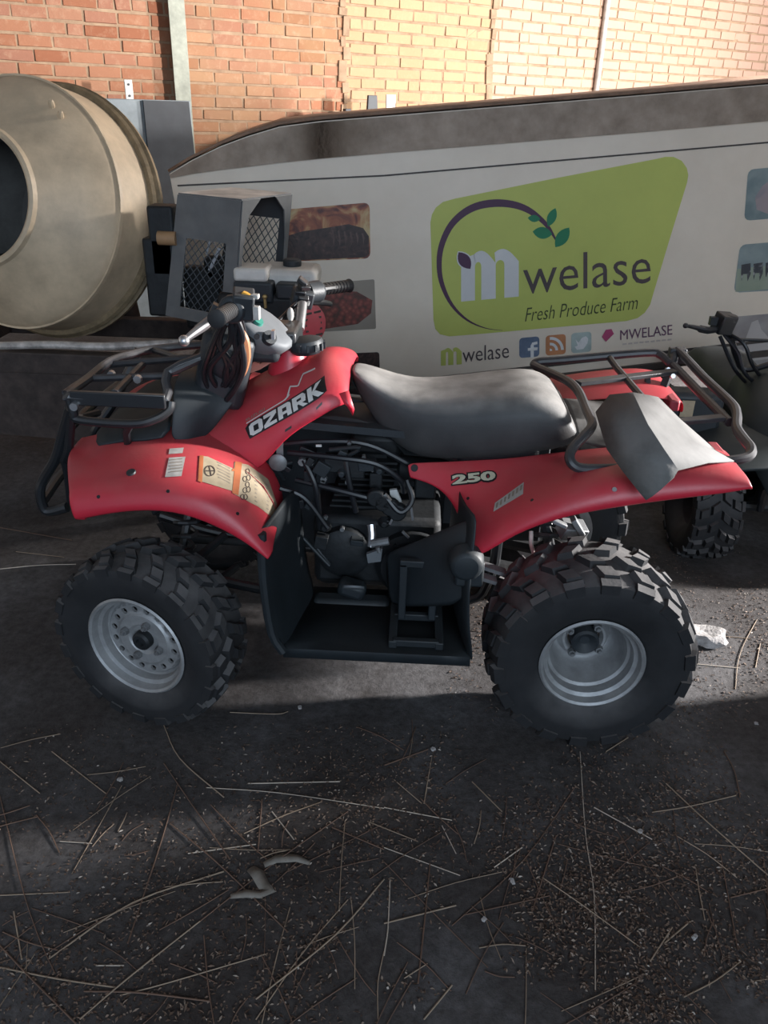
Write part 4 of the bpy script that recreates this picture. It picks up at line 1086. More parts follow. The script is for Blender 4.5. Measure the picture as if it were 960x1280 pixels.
def rear_f():
    g = []
    for (z, x, yo) in ((.64,.155,-.40),(.55,.15,-.43),(.45,.145,-.45),(.33,.155,-.45),(.235,.175,-.45)):
        g.append([Vector((x+.015,yo-.012,z)), Vector((x,yo,z)), Vector((x-.02,-.30,z-.01)), Vector((x-.03,-.15,z-.02))])
    return MB().grid(g)
both(rear_f, 'rear_splash_guard', M['dark_guard'], sub=1, solid=.006)
def side_tri():
    rows = [ph_([(597,642,-.38),(592,658,-.40),(588,700,-.42),(584,760,-.43)]), ph_([(555,660,-.34),(550,676,-.36),(548,715,-.38),(545,760,-.4)]), ph_([(515,678,-.28),(512,692,-.3),(512,725,-.32),(512,760,-.33)]), ph_([(480,690,-.22),(480,702,-.24),(482,730,-.26),(484,760,-.28)])]
    return MB().grid(rows)
both(side_tri, 'heel_guard', M['dark_guard'], sub=1, solid=.005)
b = MB(); c = P(583, 707, y=-.44); b.lathe([(.03,.045),(0,.042),(-.012,.035),(-.016,.015),(-.016,0)], c, (0,1,0), 20); b.box(c+Vector((.01,.02,-.03)), (.07,.03,.07)); b.build('guard_mount', M['dark_guard'], bike, bevel=.006)
b = MB(); b.box(P(440,768,y=-.2), (.22,.06,.12)); b.box(P(440,735,y=-.2), (.08,.05,.05), (0,.3,0)); b.build('skid_box', M['dark_guard'], bike, bevel=.015)
b = MB(); b.lathe([(0,.03),(-.006,.03),(-.006,0)], P(442,733,y=-.26), (0,.6,.8), 16); b.build('pedal_plate', M['pod'], bike)
b = MB(); b.bar((.0,-.33,.28), (.0,-.33,.45), .02, .02); b.bar((.08,-.33,.28),(.08,-.33,.45), .02,.02); b.bar((-.01,-.33,.45),(.09,-.33,.45), .02,.02); b.build('heel_frame', M['dark_guard'], bike, bevel=.003)

# racks ---------------------------------------------------------------
fr_main = [(268,441,-.16),(210,466,-.20),(207,500,-.27),(150,499,-.29),(88,496,-.30),(87,490,-.29),(112,472,-.12),(137,452,.08),(165,443,.2),(196,436,.30),(270,429,.33)]
pts = ph_(fr_main)
b = MB(); b.tube(pts, .0125, 10, 3); frack = b.build('front_rack', M['rack_metal'], bike)
for a_, c_ in (((134,456,.08),(268,445,.05)), ((143,492,-.29),(178,456,.06)), ((112,473,-.12),(207,470,-.10)), ((190,437,.3),(240,452,.05)), ((215,465,-.2),(268,441,-.16))):
    b = MB(); b.tube([P(a_[0],a_[1],y=a_[2]), P(c_[0],c_[1],y=c_[2])], .010, 8); b.build('rack_bar', M['rack_metal'], frack)
b = MB(); b.bar(P(88,497,y=-.305), P(207,502,y=-.295), .014, .036); b.build('rack_plate', M['black_metal'], frack, bevel=.003)
b = MB(); b.tube(ph_([(86,498,-.3),(92,515,-.3),(100,525,-.3),(165,530,-.31),(194,524,-.3),(211,513,-.28),(214,502,-.27)]), .011, 10, 5); b.tube(ph_([(94,524,-.3),(112,519,-.2),(122,516,-.12)]), .010, 8); b.tube(ph_([(163,530,-.31),(158,540,-.29),(160,556,-.27)]), .010, 8); b.build('rack_brace', M['black_metal'], frack)
for p_ in ((140,467,-.0),(173,473,-.2),(94,507,-.31)):
    b = MB(); b.lathe([(0,.011),(-.012,.010),(-.012,0)], P(p_[0],p_[1],y=p_[2]), (0,1,0), 10); b.build('rack_bolt', M['steel'], frack)
# brush guard
b = MB(); gpts = [(88,510,-.27),(78,545,-.24),(70,572,-.22),(55,598,-.2),(50,612,-.2),(52,628,-.2),(60,639,-.2),(84,634,-.2)]
pl = ph_(gpts); b.tube(pl, .014, 10, 5); b.tube([Vector((p_.x,-p_.y,p_.z)) for p_ in pl], .014, 10, 5)
b.tube([pl[5], Vector((pl[5].x-.02,0,pl[5].z)), Vector((pl[5].x,.2,pl[5].z))], .014, 10, 6)
b.tube([pl[1], Vector((pl[1].x-.01,0,pl[1].z)), Vector((pl[1].x,-pl[1].y,pl[1].z))], .012, 10, 6)
guard = b.build('brush_guard', M['black_metal'], bike)
b = MB(); b.tube(ph_([(76,560,-.22),(84,592,-.2),(88,628,-.18)]), .010, 8); b.tube(ph_([(90,515,-.27),(86,560,-.24),(80,575,-.22)]), .012, 8); b.build('guard_strut', M['black_metal'], guard)
b = MB()
for s_ in (-1,1): b.lathe([(0,.05),(-.04,.055),(-.05,.05),(-.052,0)], (-.83,s_*.14,.60), (1,0,0), 20)
b.build('head_lamp', M['pod'], bike)

# rear rack
rr_ = [(846,438,.33),(880,472,.15),(914,504,-.03),(921,518,-.10),(921,535,-.17),(930,549,-.23),(939,561,-.28),(935,571,-.31),(911,576,-.325),(850,582,-.33),(790,585,-.33),(735,586,-.33),(718,582,-.33),(712,572,-.32),(716,560,-.29),(730,545,-.25),(740,531,-.2),(733,512,-.1),(724,491,.0),(712,478,.08),(690,467,.2),(668,457,.33),(674,452,.345),(700,450,.345),(805,441,.345),(826,444,.33),(840,455,.28)]
b = MB(); b.tube(ph_(rr_), .0125, 10, 4, True); rrack = b.build('rear_rack', M['rack_metal'], bike)
b = MB(); b.tube(ph_([(842,457,.27),(870,486,.12),(912,528,-.12)]), .0125, 10, 3); b.build('rack_bar', M['rack_metal'], rrack)
b = MB(); b.bar(P(722,479,y=.07), P(848,464,y=.24), .03, .012); b.build('rack_bar', M['rack_metal'], rrack, bevel=.002)
b = MB(); b.bar(P(838,528,y=-.12), P(904,522,y=-.1), .03, .012); b.build('rack_bar', M['rack_metal'], rrack, bevel=.002)
b = MB(); b.tube(ph_([(762,447,.34),(772,461,.24),(808,503,-.05)]), .010, 8); b.build('rack_bar', M['rack_metal'], rrack)
b = MB(); b.bar(P(846,440,y=.33), P(822,505,y=.25), .022, .022); b.build('rack_stay', M['rack_metal'], rrack, bevel=.002)
b = MB(); b.box(P(846,444,y=.33), (.05,.03,.045)); b.build('rack_bracket', M['rack_metal'], rrack, bevel=.003)
for p_ in ((834,462,.27),(840,470,.2)):
    b = MB(); b.lathe([(0,.008),(-.012,.007),(-.012,0)], P(p_[0],p_[1],y=p_[2]), (0,1,-.3), 8); b.build('rack_bolt', M['steel'], rrack)
b = MB(); b.tube([(.62,-.33,.765),(.62,-.26,.72)], .010, 8); b.tube([(.72,.3,.79),(.72,.24,.70)], .010, 8); b.tube([(.4,.3,.79),(.42,.2,.70)], .010, 8); b.build('rack_leg', M['rack_metal'], rrack)

# handlebars ----------------------------------------------------------
gL = [P(272,398,y=-.40), P(292,386,y=-.28)]
gR = [P(393,363,y=.30), P(437,357,y=.42)]
hb = [P(283,391,y=-.34), P(297,384,y=-.24), P(312,398,y=-.12), P(336,412,y=.0), P(366,412,y=.06), P(378,385,y=.15), P(386,366,y=.25), P(437,357,y=.42)]
b = MB(); b.tube(hb, .0115, 10, 5); bar = b.build('handlebar', M['black_metal'], bike)
def grip(p0, p1, name):
    p0, p1 = Vector(p0), Vector(p1); d = (p1-p0).normalized(); Lg = (p1-p0).length
    b = MB(); prof = [(0,.0155),(0,.024),(.006,.025),(.010,.018)]
    nn = 9
    for k in range(nn):
        s0 = .012+(Lg-.026)*k/nn; s1 = .012+(Lg-.026)*(k+.72)/nn; s2 = .012+(Lg-.026)*(k+.8)/nn
        prof += [(s0,.0165),(s0+.001,.0185),(s1,.0185),(s2,.0165)]
    prof += [(Lg-.012,.0185),(Lg-.002,.021),(Lg,.018),(Lg,0)]
    b.lathe(prof, p0, d, 18); return b.build(name, M['rubber_grip'], bar)
grip(gR[0], gR[1], 'grip')
d = (gL[0]-gL[1]).normalized(); grip(gL[1], gL[1]+d*.13, 'grip')
b = MB(); b.lathe([(0,.030),(.03,.033),(.05,.032),(.055,.02)], gL[1]-d*.03, d, 16); b.box(gL[1]-d*.01+Vector((.02,0,.01)), (.05,.06,.06), (.2,.1,.2)); b.build('switch_box', M['black_plastic'], bar, bevel=.005)
b = MB(); b.box(gL[1]+Vector((.035,.0,.03)), (.03,.02,.014), (0,.3,0)); b.build('choke_lever', M['yellow'], bar, bevel=.003)
b = MB(); b.box(gL[1]+Vector((.055,-.01,-.005)), (.015,.02,.03)); b.box(gL[1]+Vector((.05,0,.03)), (.02,.02,.01)); b.build('switch_button', M['white_label'], bar, bevel=.002)
# left brake lever, bare metal with ball end
lv = ph_([(283,384,-.27),(272,392,-.30),(256,406,-.33),(240,418,-.36),(230,426,-.38)])
b = MB(); b.tube(lv, [.010,.010,.012,.009,.006], 10, 4); b.sphere(lv[-1], .013, 12); lever = b.build('brake_lever', M['steel'], bar); lever['label'] = 'bare metal lever with ball end'
b = MB(); b.tube(ph_([(296,375,-.24),(278,386,-.26),(262,398,-.27),(246,410,-.27)]), .008, 8, 4); b.box(P(276,392,y=-.27), (.05,.03,.03), (0,.5,.2)); b.build('lever_perch', M['black_metal'], bar)
# right brake lever + clutch cluster
b = MB(); b.tube(ph_([(380,372,.22),(392,377,.27),(404,378,.32),(413,380,.36)]), [.012,.010,.009,.008], 8, 3); b.build('brake_lever', M['black_metal'], bar)
b = MB(); b.lathe([(0,.03),(.05,.032),(.06,.02)], P(383,366,y=.22), (gR[1]-gR[0]).normalized(), 14); b.box(P(378,372,y=.2), (.06,.05,.05), (.2,.2,.3)); b.build('throttle_box', M['black_plastic'], bar, bevel=.006)
b = MB(); b.tube([P(374,412,y=.06), P(376,396,y=.10), P(378,380,y=.14)], .014, 12); b.build('bar_riser', M['steel'], bar)
b = MB(); b.sphere(P(363,393,y=.05), .014, 10, (.7,.7,1.4)); b.build('fluid_bottle', M['white_label'], bar)
b = MB()
for k in range(5): b.box(P(380,352+k*6,y=.18)+Vector((random.uniform(-.01,.01),0,0)), (.03,.03,.014), (random.random(),random.random(),random.random()))
b.build('control_cluster', M['black_metal'], bar, bevel=.003)
# instrument pod
c = P(331, 412, y=-.08)
b = MB()
out = [(1.15*x_, 1.15*y_) for x_, y_ in [(-.08,.0),(-.065,.048),(-.01,.062),(.05,.048),(.08,-.0),(.05,-.052),(-.02,-.06),(-.065,-.045)]]
rw = []
nrm = Vector((.55,-.25,.8)).normalized(); ex = Vector((.8,0,-.55)).normalized(); ey = nrm.cross(ex)
for s_, h_ in ((.6,-.06),(1.0,-.01),(1.0,.008),(.93,.018),(.0,.02)): rw.append([c+ex*(x*s_)+ey*(y*s_)+nrm*h_ for x, y in out])
b.grid(rw, close=True); pod = b.build('instrument_pod', M['pod'], bike, sub=1)
bt_pod = bvh_of(pod)
def on_pod(u, v):
    d_ = ray(u, v).normalized(); h_ = bt_pod.ray_cast(CAM, d_)
    if h_[0] is None: return c+nrm*.02, nrm
    return h_[0], (h_[1] if h_[1].dot(d_) < 0 else -h_[1])
k_, n_ = on_pod(336, 423)
b = MB(); b.lathe([(-.004,.019),(.010,.018),(.010,.006),(.018,.005),(.018,0)], k_, n_, 16); b.build('key_switch', M['black_plastic'], pod)
b = MB(); b.box(k_+n_*.026, (.008,.018,.022)); b.build('ignition_key', M['steel'], pod)
k_, n_ = on_pod(321, 421); b = MB(); b.lathe([(-.002,.008),(.002,.007),(.002,0)], k_, n_, 12); b.build('pod_hole', M['black_decal'], pod)
k_, n_ = on_pod(322, 403); b = MB(); b.lathe([(-.004,.015),(.008,.013),(.008,0)], k_, n_, 14); b.build('indicator_lamp', M['green_knob'], pod)
b = MB(); b.box(c-nrm*.05+ex*.02, (.10,.09,.06)); b.build('pod_base', M['black_plastic'], bike, bevel=.015)
# torn pink inner edge of the cover in front of the tank
b = MB(); b.prism(ph_([(308,462,-.06),(318,452,-.06),(325,455,-.05),(338,449,-.04),(340,453,-.04),(325,462,-.06),(309,468,-.07)]), (0,.008,0)); b.build('cover_lip', mat('faded_pink_plastic', (.55,.20,.15), .6), bike, angle=None)
# cables
rc = random.Random(11)
b = MB(); b.box(P(283,452,y=-.10), (.13,.16,.20), (.1,.25,.1)); b.sphere(P(280,440,y=-.16), .055, 14, (1,.8,1.3)); b.build('headset_cover', M['black_plastic'], bike, bevel=.02)
ends = [((286,385,-.28),(270,430,-.24),(262,465,-.2),(275,490,-.16)), ((292,382,-.26),(300,420,-.22),(298,455,-.18),(285,485,-.15)), ((298,385,-.25),(308,430,-.2),(300,470,-.17),(290,495,-.16)),
        ((284,388,-.28),(262,440,-.25),(255,470,-.2),(268,500,-.14)), ((300,390,-.2),(290,430,-.18),(280,460,-.15),(270,480,-.1)), ((294,388,-.25),(305,450,-.24),(297,480,-.2),(283,500,-.17)), ((380,370,.2),(355,395,.1),(330,420,0),(300,465,-.05))]
for k in range(6):
    x0 = rc.uniform(282,302); x2 = rc.uniform(262,300)
    ends.append(((x0,386,-.27),(rc.uniform(268,306),425,-.25),(x2,460,-.21),(rc.uniform(272,292),488,-.16)))
for e_ in ends:
    b = MB(); b.tube(ph_(e_), rc.uniform(.005,.008), 8, 6); b.build('cable', M['cable_black'], bar)
b = MB(); b.tube(ph_([(299,410,-.24),(306,425,-.24),(308,445,-.23),(305,462,-.22),(300,475,-.2)]), [.008,.011,.011,.009,.005], 8, 5); o = b.build('cable', M['cable_orange'], bar); o['label'] = 'frayed orange cable'
b = MB(); b.tube([Vector((-.40,0,.60)), Vector((-.36,0,.86)), Vector((-.33,0,.97))], .022, 12); b.box(Vector((-.345,0,.945)), (.08,.14,.05)); b.build('steering_stem', M['black_metal'], bike, bevel=.008)

# ------------------------------------------------------------------ grey plastic cover lying on the rear rack
lf = [[(743,524,-.24),(760,503,-.25),(787,501,-.27)], [(750,548,-.29),(775,540,-.335),(806,541,-.38)], [(757,571,-.345),(790,575,-.405),(826,572,-.445)], [(777,600,-.43),(810,600,-.46),(843,597,-.47)], [(797,625,-.475),(818,622,-.485),(838,606,-.48)], [(804,633,-.48),(812,628,-.485),(822,620,-.485)]]
rg = [[(787,501,-.27),(806,504,-.20),(818,506,-.12)], [(806,541,-.38),(830,525,-.25),(845,533,-.16)], [(826,572,-.445),(862,562,-.31),(889,572,-.26)], [(843,597,-.47),(880,588,-.385),(912,586,-.33)]]
b = MB(); lift = Vector((0, -.012, .022))
b.grid([[p_+lift for p_ in ph_(r_)] for r_ in lf]); b.grid([[p_+lift for p_ in ph_(r_)] for r_ in rg])
gs = b.build('plastic_cover', M['grey_sheet'], None, angle=24, solid=.004, off=1)
tag(gs, 'loose grey dusty folded plastic cover lying over the rear rack and fender', 'cover')

# ------------------------------------------------------------------ cement mixer
AX = Vector((-.25,-.93,.24)).normalized()
C0 = P(22, 257, y=1.25)
mixer = thing('cement_mixer', Vector((C0.x, C0.y, 0)), 'big cream cement mixer with open drum at the left edge', 'mixer')
b = MB()
b.lathe([(.21,.240),(.215,.25),(.205,.262),(.19,.275),(.11,.38),(.03,.462),(.012,.474),(.0,.478)], C0, AX, 64)
drum = b.build('drum', M['mixer'], mixer)
b = MB(); b.lathe([(.008,.476),(.010,.484),(-.006,.486),(-.008,.480),(-.19,.486)], C0, AX, 64); b.build('drum_belt', M['mixer'], drum)
b = MB(); b.lathe([(-.185,.484),(-.185,.506),(-.198,.515),(-.206,.500),(-.216,.500),(-.222,.520),(-.245,.516),(-.245,.47)], C0, AX, 64); b.build('ring_gear', M['mixer_ring'], drum)
b = MB(); b.lathe([(-.24,.485),(-.34,.46),(-.46,.38),(-.56,.24),(-.60,.1),(-.60,0)], C0, AX, 48); b.build('drum_back', M['mixer'], drum)
b = MB(); b.lathe([(.212,.238),(.18,.26),(.10,.36),(.0,.455),(-.2,.46),(-.45,.36),(-.57,.1),(-.57,0)], C0, AX, 48); b.build('drum_inside', M['mixer_inner'], drum)
b = MB(); b.lathe([(.202,.238),(.222,.236),(.228,.246),(.222,.258),(.200,.264)], C0, AX, 64); b.build('mouth_ring', M['mixer'], drum)
u_ = Vector((0,0,1)); u_ = (u_-AX*u_.dot(AX)).normalized(); w_ = AX.cross(u_)
for k in range(3):
    a_ = 2*math.pi*k/3+.4; rr = lambda r_, t, a_=a_: C0+AX*t+(u_*math.cos(a_+t)+w_*math.sin(a_+t))*r_
    b = MB(); b.grid([[rr(.32,.1), rr(.2,.1)], [rr(.44,0), rr(.26,0)], [rr(.43,-.25), rr(.25,-.25)]]); b.build('mixing_blade', M['mixer_inner'], drum, solid=.006)
for (u, v) in ((65,133),(76,146)):
    d_ = ray(u, v); 
    bt = bvh_of(drum); hit = bt.ray_cast(CAM, d_.normalized())
    if hit[0]:
        nn = hit[1] if hit[1].dot(d_) < 0 else -hit[1]
        b = MB(); b.lathe([(0,.012),(.02,.011),(.03,.006),(.03,0)], hit[0], nn, 8); b.build('drum_bolt', M['mixer'], drum)
for k in range(8):
    a_ = 2*math.pi*k/8+.35; b = MB(); b.lathe([(-.004,.010),(.006,.009),(.006,0)], C0+AX*(-.211)+(u_*math.cos(a_)+w_*math.sin(a_))*.499, u_*math.cos(a_)+w_*math.sin(a_), 8); b.build('ring_bolt', M['mixer'], drum)
# chassis below the drum
b = MB(); cb = Vector((C0.x, C0.y, 0)); back = C0-AX*.56
b.tube([back, back+Vector((.02,.04,-.1)), Vector((back.x+.05, back.y+.1, .45))], .05, 12, 4)
b.build('drum_yoke', M['dark_frame'], mixer)
b = MB(); b.tube(ph_([(-60,434,1.0),(60,431,1.0),(130,433,1.0),(240,428,1.0)]), .016, 10, 4); b.build('tow_bar', M['pale_tube'], mixer)
b = MB()
y0_ = 1.12
b.bar((-2.2,y0_,.50), (-.62,y0_,.50), .07, .09); b.bar((-2.2,1.75,.50), (-.62,1.75,.50), .07, .09)
for x in (-2.0,-.75): b.bar((x,y0_,.5), (x,1.75,.5), .06, .08)
for x, y in ((-2.1,y0_),(-2.1,1.75),(-.8,1.75)): b.bar((x,y,0), (x,y,.5), .06, .06, up=(1,0,0))
b.bar((-.70,y0_,0), (-.70,y0_,.5), .06,.06, up=(1,0,0)); b.build('chassis', M['dark_frame'], mixer, bevel=.006)
b = MB(); b.prism([Vector((-2.2,1.08,.46)), Vector((-.9,1.08,.46)), Vector((-.9,1.08,.14)), Vector((-2.2,1.08,.2))], (0,.02,0)); b.build('skirt_plate', M['dark_frame'], mixer, angle=None)
b = MB(); c = P(214, 298, y=1.06); b.tube([c+Vector((-.05,0,0)), c+Vector((.02,-.0,0))], .026, 14); b.build('drive_knob', mat('wood_knob', (.34,.20,.10), .6), mixer)
b = MB(); b.box(P(207,300,y=1.12), (.10,.10,.26)); b.box(P(205,345,y=1.12), (.12,.1,.3)); b.build('gear_housing', M['engine_dark'], mixer, bevel=.01)
# engine hood (open sheet-metal cage with two mesh windows)
YH = .97
TLn, TRn, BRn, BLn = P(223,243,y=YH+.10), P(302,251,y=YH), P(292,412,y=YH), P(208,394,y=YH+.10)
vy = P(364,241,y=YH+.28)-TRn; vy.z = 0
hoodlab = None
def plate_with_window(TL_, TR_, BR_, BL_, win, nrm, name, parent, m_, th=.006):
    """sheet with a window (u0,v0,u1,v1) cut in it"""
    bil = lambda u, v: (TL_*(1-u)+TR_*u)*(1-v)+(BL_*(1-u)+BR_*u)*v
    u0, v0, u1, v1 = win; b = MB()
    o_ = [bil(0,0), bil(1,0), bil(1,1), bil(0,1)]; i_ = [bil(u0,v0), bil(u1,v0), bil(u1,v1), bil(u0,v1)]
    O2 = [p_+nrm*th for p_ in o_]; I2 = [p_+nrm*th for p_ in i_]
    vv = o_+i_+O2+I2
    fs = []
    for k in range(4):
        j = (k+1) % 4
        fs += [(k, j, 4+j, 4+k), (8+j, 8+k, 12+k, 12+j), (k, 8+k, 8+j, j), (4+k, 4+j, 12+j, 12+k)]
    b.add(vv, fs); o = b.build(name, m_, parent, angle=None)
    # diamond wire mesh in the window
    mb = MB(); nlin = 6
    A, B, C_, D = i_; mid = nrm*(th*.5)
    for k in range(-nlin, nlin):
        for dirn in (1, -1):
            # line u = t + k/nlin ... clipped to unit square
            t0, t1 = 0., 1.
            pts_ = []
            s_ = k/nlin*1.0; slope = .62
            for t in (0, 1):
                u = s_*1.0+ (t*slope*2 if dirn > 0 else 1-t*slope*2)
                pts_.append((u, t))
            (ua, va), (ub, vb) = pts_
            lo, hi = 0., 1.
            du = ub-ua
            if abs(du) > 1e-9:
                ta, tb = (0-ua)/du, (1-ua)/du
                if ta > tb: ta, tb = tb, ta
                lo, hi = max(lo, ta), min(hi, tb)
            if hi-lo < .04: continue
            f_ = lambda t: (A*(1-(ua+du*t))+B*(ua+du*t))*(1-t)+(D*(1-(ua+du*t))+C_*(ua+du*t))*t+mid
            mb.bar(f_(lo), f_(hi), .0028, .0028, up=nrm)
    mb.build('wire_mesh', M['mesh_grey'] if 'mesh_grey' in M else M['black_metal'], o, angle=None)
    return o
M['mesh_grey'] = mat('grey_wire', (.05,.062,.075), .5, metal=.2)
hood = MB()
TLf, TRf = TLn+vy, TRn+vy; BRf, BLf = BRn+vy, BLn+vy
hood.prism([TLn, TRn, TRf, TLf], (0,0,.006))
ho = hood.build('engine_hood', M['hood'], mixer, angle=None)
nn_ = (TRn-TLn).cross(TLn-BLn).normalized()
plate_with_window(TLn, TRn, BRn, BLn, (.20,.33,.82,.90), nn_, 'mesh_plate', mixer, M['hood'])
plate_with_window(TLf, TRf, BRf, BLf, (.22,.20,.86,.88), nn_, 'mesh_plate', mixer, M['cab_dark'])  # far plate coloured darker for the shade it stands in
b = MB()
ex_ = (TRn-TLn).normalized()
# gusset corners of the open side
for (a_, s_) in ((TRn, 1), (TRf, -1)):
    f_ = vy.normalized()*s_
    dn = ((BRn-TRn)).normalized()
    b.prism([a_, a_+f_*.11, a_+f_*.045+dn*.055, a_+f_*.022+dn*.16, a_+f_*.010+dn*.44, a_+dn*.44], ex_*.005)
b.build('hood_gusset', M['hood'], mixer, angle=None)
# engine under the hood
ec = P(345, 385, y=1.05)
b = MB(); b.box(ec+Vector((-.06,.02,-.06)), (.30,.24,.26)); b.box(ec+Vector((-.06,.0,-.22)), (.4,.26,.08)); eng2 = b.build('engine', M['engine_dark'], mixer, bevel=.02)
b = MB(); tc_ = P(352, 345, y=1.08)
b.box(tc_+Vector((.03,.02,.0)), (.23,.2,.075)); o = b.build('fuel_tank', M['tank_white'], eng2, bevel=.022)
b = MB(); b.lathe([(0,.034),(.006,.036),(.022,.036),(.028,.028),(.028,0)], tc_+Vector((.04,.02,.035)), (0,0,1), 20); b.build('tank_cap', M['black_plastic'], eng2)
b = MB(); b.box(P(256,372,y=1.26), (.16,.08,.26)); b.box(P(268,335,y=1.25), (.08,.06,.10)); b.build('dark_window_backing', M['engine_dark'], eng2, bevel=.02)  # dark boxes added behind the mesh window to keep it dark
b = MB(); b.box(P(317,340,y=1.02), (.13,.14,.05)); b.build('air_cleaner', M['tank_white'], eng2, bevel=.012)
b = MB(); b.box(P(320,362,y=1.0), (.15,.12,.08)); b.box(P(360,362,y=.99), (.08,.1,.06)); b.build('carburettor', M['black_plastic'], eng2, bevel=.01)
b = MB(); b.tube([P(331,373,y=.93), P(332,385,y=.93)], .006, 8); b.sphere(P(331,371,y=.93), .010, 8); b.build('fuel_tap', M['brass'], eng2)
# red recoil cover with slots
rc_ = P(389, 402, y=1.0); b = MB(); b.lathe([(-.05,.085),(.02,.085),(.045,.07),(.05,.03),(.05,0)], rc_+Vector((-.03,.05,-.02)), (.75,-.6,.1), 24); rec = b.build('recoil_cover', M['red_dull'], eng2)
aw = Vector((.75,-.6,.1)).normalized(); uw = Vector((0,0,1)); uw = (uw-aw*uw.dot(aw)).normalized(); vw = aw.cross(uw)
b = MB()
for k in range(-2, 3):
    for j in range(2): b.box(rc_+Vector((-.03,.05,-.02))+aw*.047+uw*(k*.022)+vw*(j*.05-.025), (.004,.038,.008), Matrix((aw,vw,uw)).transposed())
b.build('cover_slot', M['black_decal'], rec)
b = MB(); b.box((-.62,1.1,.52), (.62,.42,.05)); b.box((-.62,1.1,.535), (.3,.3,.06)); b.build('engine_plate', M['dark_frame'], mixer, bevel=.005)
b = MB(); b.bar((-.38,1.0,0), (-.38,1.0,.5), .05,.05, up=(1,0,0)); b.bar((-.38,1.28,0),(-.38,1.28,.5), .05,.05, up=(1,0,0)); b.build('stand_leg', M['dark_frame'], mixer)
# straps / rods seen through the near mesh window
b = MB(); b.bar(P(262,338,y=1.16), P(275,310,y=1.16), .012,.012); b.bar(P(258,318,y=1.16), P(266,288,y=1.16), .007,.007); b.build('control_rod', M['steel'], eng2)

# ------------------------------------------------------------------ dark quad bike behind, at the right edge
M['dk_green'] = mat('dark_green_plastic', (.014,.020,.022), .5, var=.2, dust=.16, dustcol=(.12,.14,.13))
qx, qy = 1.43, .92
q2 = thing('quad_bike', (qx, qy, 0), 'small dark green quad bike at the right edge, only its handlebar and wheel showing', 'vehicle')
def fronty(x, y, z): return Vector((qx+x, qy+y, z))
for s_ in (-1, 1):
    c = fronty(s_*.33, -.30, .205)
    Mx = Matrix.Translation(c) @ Matrix.Rotation(R(84 if s_ < 0 else 84), 4, 'Z')
    b = make_tire(.205, .17, .10, 18, 3).xf(Matrix.Translation(c) @ Matrix.Rotation(R(-90), 4, 'Z')); b.build('tire', M['rubber'], q2, angle=28) if False else None
    b = make_tire(.205, .17, .10, 18, 3).xf(Matrix.Rotation(R(0), 4, 'Z')).xf(Matrix.Rotation(R(-90 if s_ < 0 else 90), 4, 'Z')).xf(Matrix.Translation(c)); b.build('tire', M['rubber'], q2, angle=28)
    b = MB(); b.lathe([(-.06,.10),(-.05,.09),(0,.07),(0,0)], c, (s_,0,0), 24); b.build('rim', M['engine_dark'], q2)
    c = fronty(s_*.33, .55, .205)
    b = make_tire(.205, .19, .10, 18, 3).xf(Matrix.Rotation(R(90), 4, 'Z')).xf(Matrix.Translation(c)); b.build('tire', M['rubber'], q2, angle=28)
    b = MB(); b.lathe([(-.06,.10),(-.05,.09),(0,.07),(0,0)], c, (s_,0,0), 24); b.build('rim', M['engine_dark'], q2)
    # fender
    rows = []
    for t in range(7):
        a_ = R(42+t*21); y_ = -.30-math.cos(a_)*.30; z_ = .205+math.sin(a_)*.28
        z_ = min(z_, .47)
        rows.append([fronty(s_*.16, y_, z_+.05), fronty(s_*.30, y_, z_+.045), fronty(s_*.41, y_, z_+.02), fronty(s_*.44, y_, z_-.03)])
    MB().grid(rows).build('front_fender', M['dk_green'], q2, sub=1, solid=.005)
b = MB(); b.tube([fronty(-.30,-.3,.205), fronty(.30,-.3,.205)], .018, 8); b.tube([fronty(-.30,.55,.205), fronty(.30,.55,.205)], .02, 8); b.build('axle', M['engine_dark'], q2)
rows = []
for (y_, z_, w_) in ((-.50,.36,.12),(-.46,.50,.20),(-.30,.60,.26),(-.10,.64,.22),(.05,.62,.16),(.2,.60,.14)):
    rows.append([fronty(-w_,y_,z_-.14), fronty(-w_*.95,y_,z_-.05), fronty(-w_*.6,y_,z_), fronty(0,y_,z_+.01), fronty(w_*.6,y_,z_), fronty(w_*.95,y_,z_-.05), fronty(w_,y_,z_-.14)])
MB().grid(rows).build('front_cowl', M['dk_green'], q2, sub=2, solid=.006)
rows = []
for (y_, z_, w_) in ((.1,.60,.10),(.3,.58,.13),(.55,.60,.14),(.75,.62,.14),(.8,.58,.12)):
    rows.append([fronty(-w_,y_,z_-.09), fronty(-w_,y_,z_-.03), fronty(-w_*.6,y_,z_), fronty(w_*.6,y_,z_), fronty(w_,y_,z_-.03), fronty(w_,y_,z_-.09)])
MB().grid([[p_-Vector((0,0,.07)) for p_ in r_] for r_ in rows]).build('seat', M['black_plastic'], q2, sub=1, solid=.01)
b = MB(); b.box(fronty(0,.15,.33), (.24,.4,.26)); b.box(fronty(0,.1,.2), (.3,.7,.05)); b.build('engine_block', M['engine_dark'], q2, bevel=.02)
b = MB(); b.grid([[fronty(x,-.36,.40), fronty(x,-.34,.47), fronty(x,-.28,.495), fronty(x,-.1,.50)] for x in (-.2,-.16,0,.16,.2)]); b.build('nose_panel', M['grey_sheet'], q2, sub=1, solid=.005)
b = MB(); b.box(fronty(0,-.34,.30), (.30,.05,.12)); b.tube([fronty(-.14,-.36,.22), fronty(-.15,-.40,.34), fronty(0,-.42,.36), fronty(.15,-.40,.34), fronty(.14,-.36,.22)], .014, 8, 4); b.build('front_bumper', M['black_metal'], q2)
b = MB(); b.tube([fronty(0,-.12,.6), fronty(0,-.02,.74)], .02, 10); b.build('steering_stem', M['black_metal'], q2)
hz = .775
hp = [P(895,412,y=.86), P(910,413,y=.9), P(921,446,y=.96), P(935,462,y=.96), fronty(0,-.02,.70)]
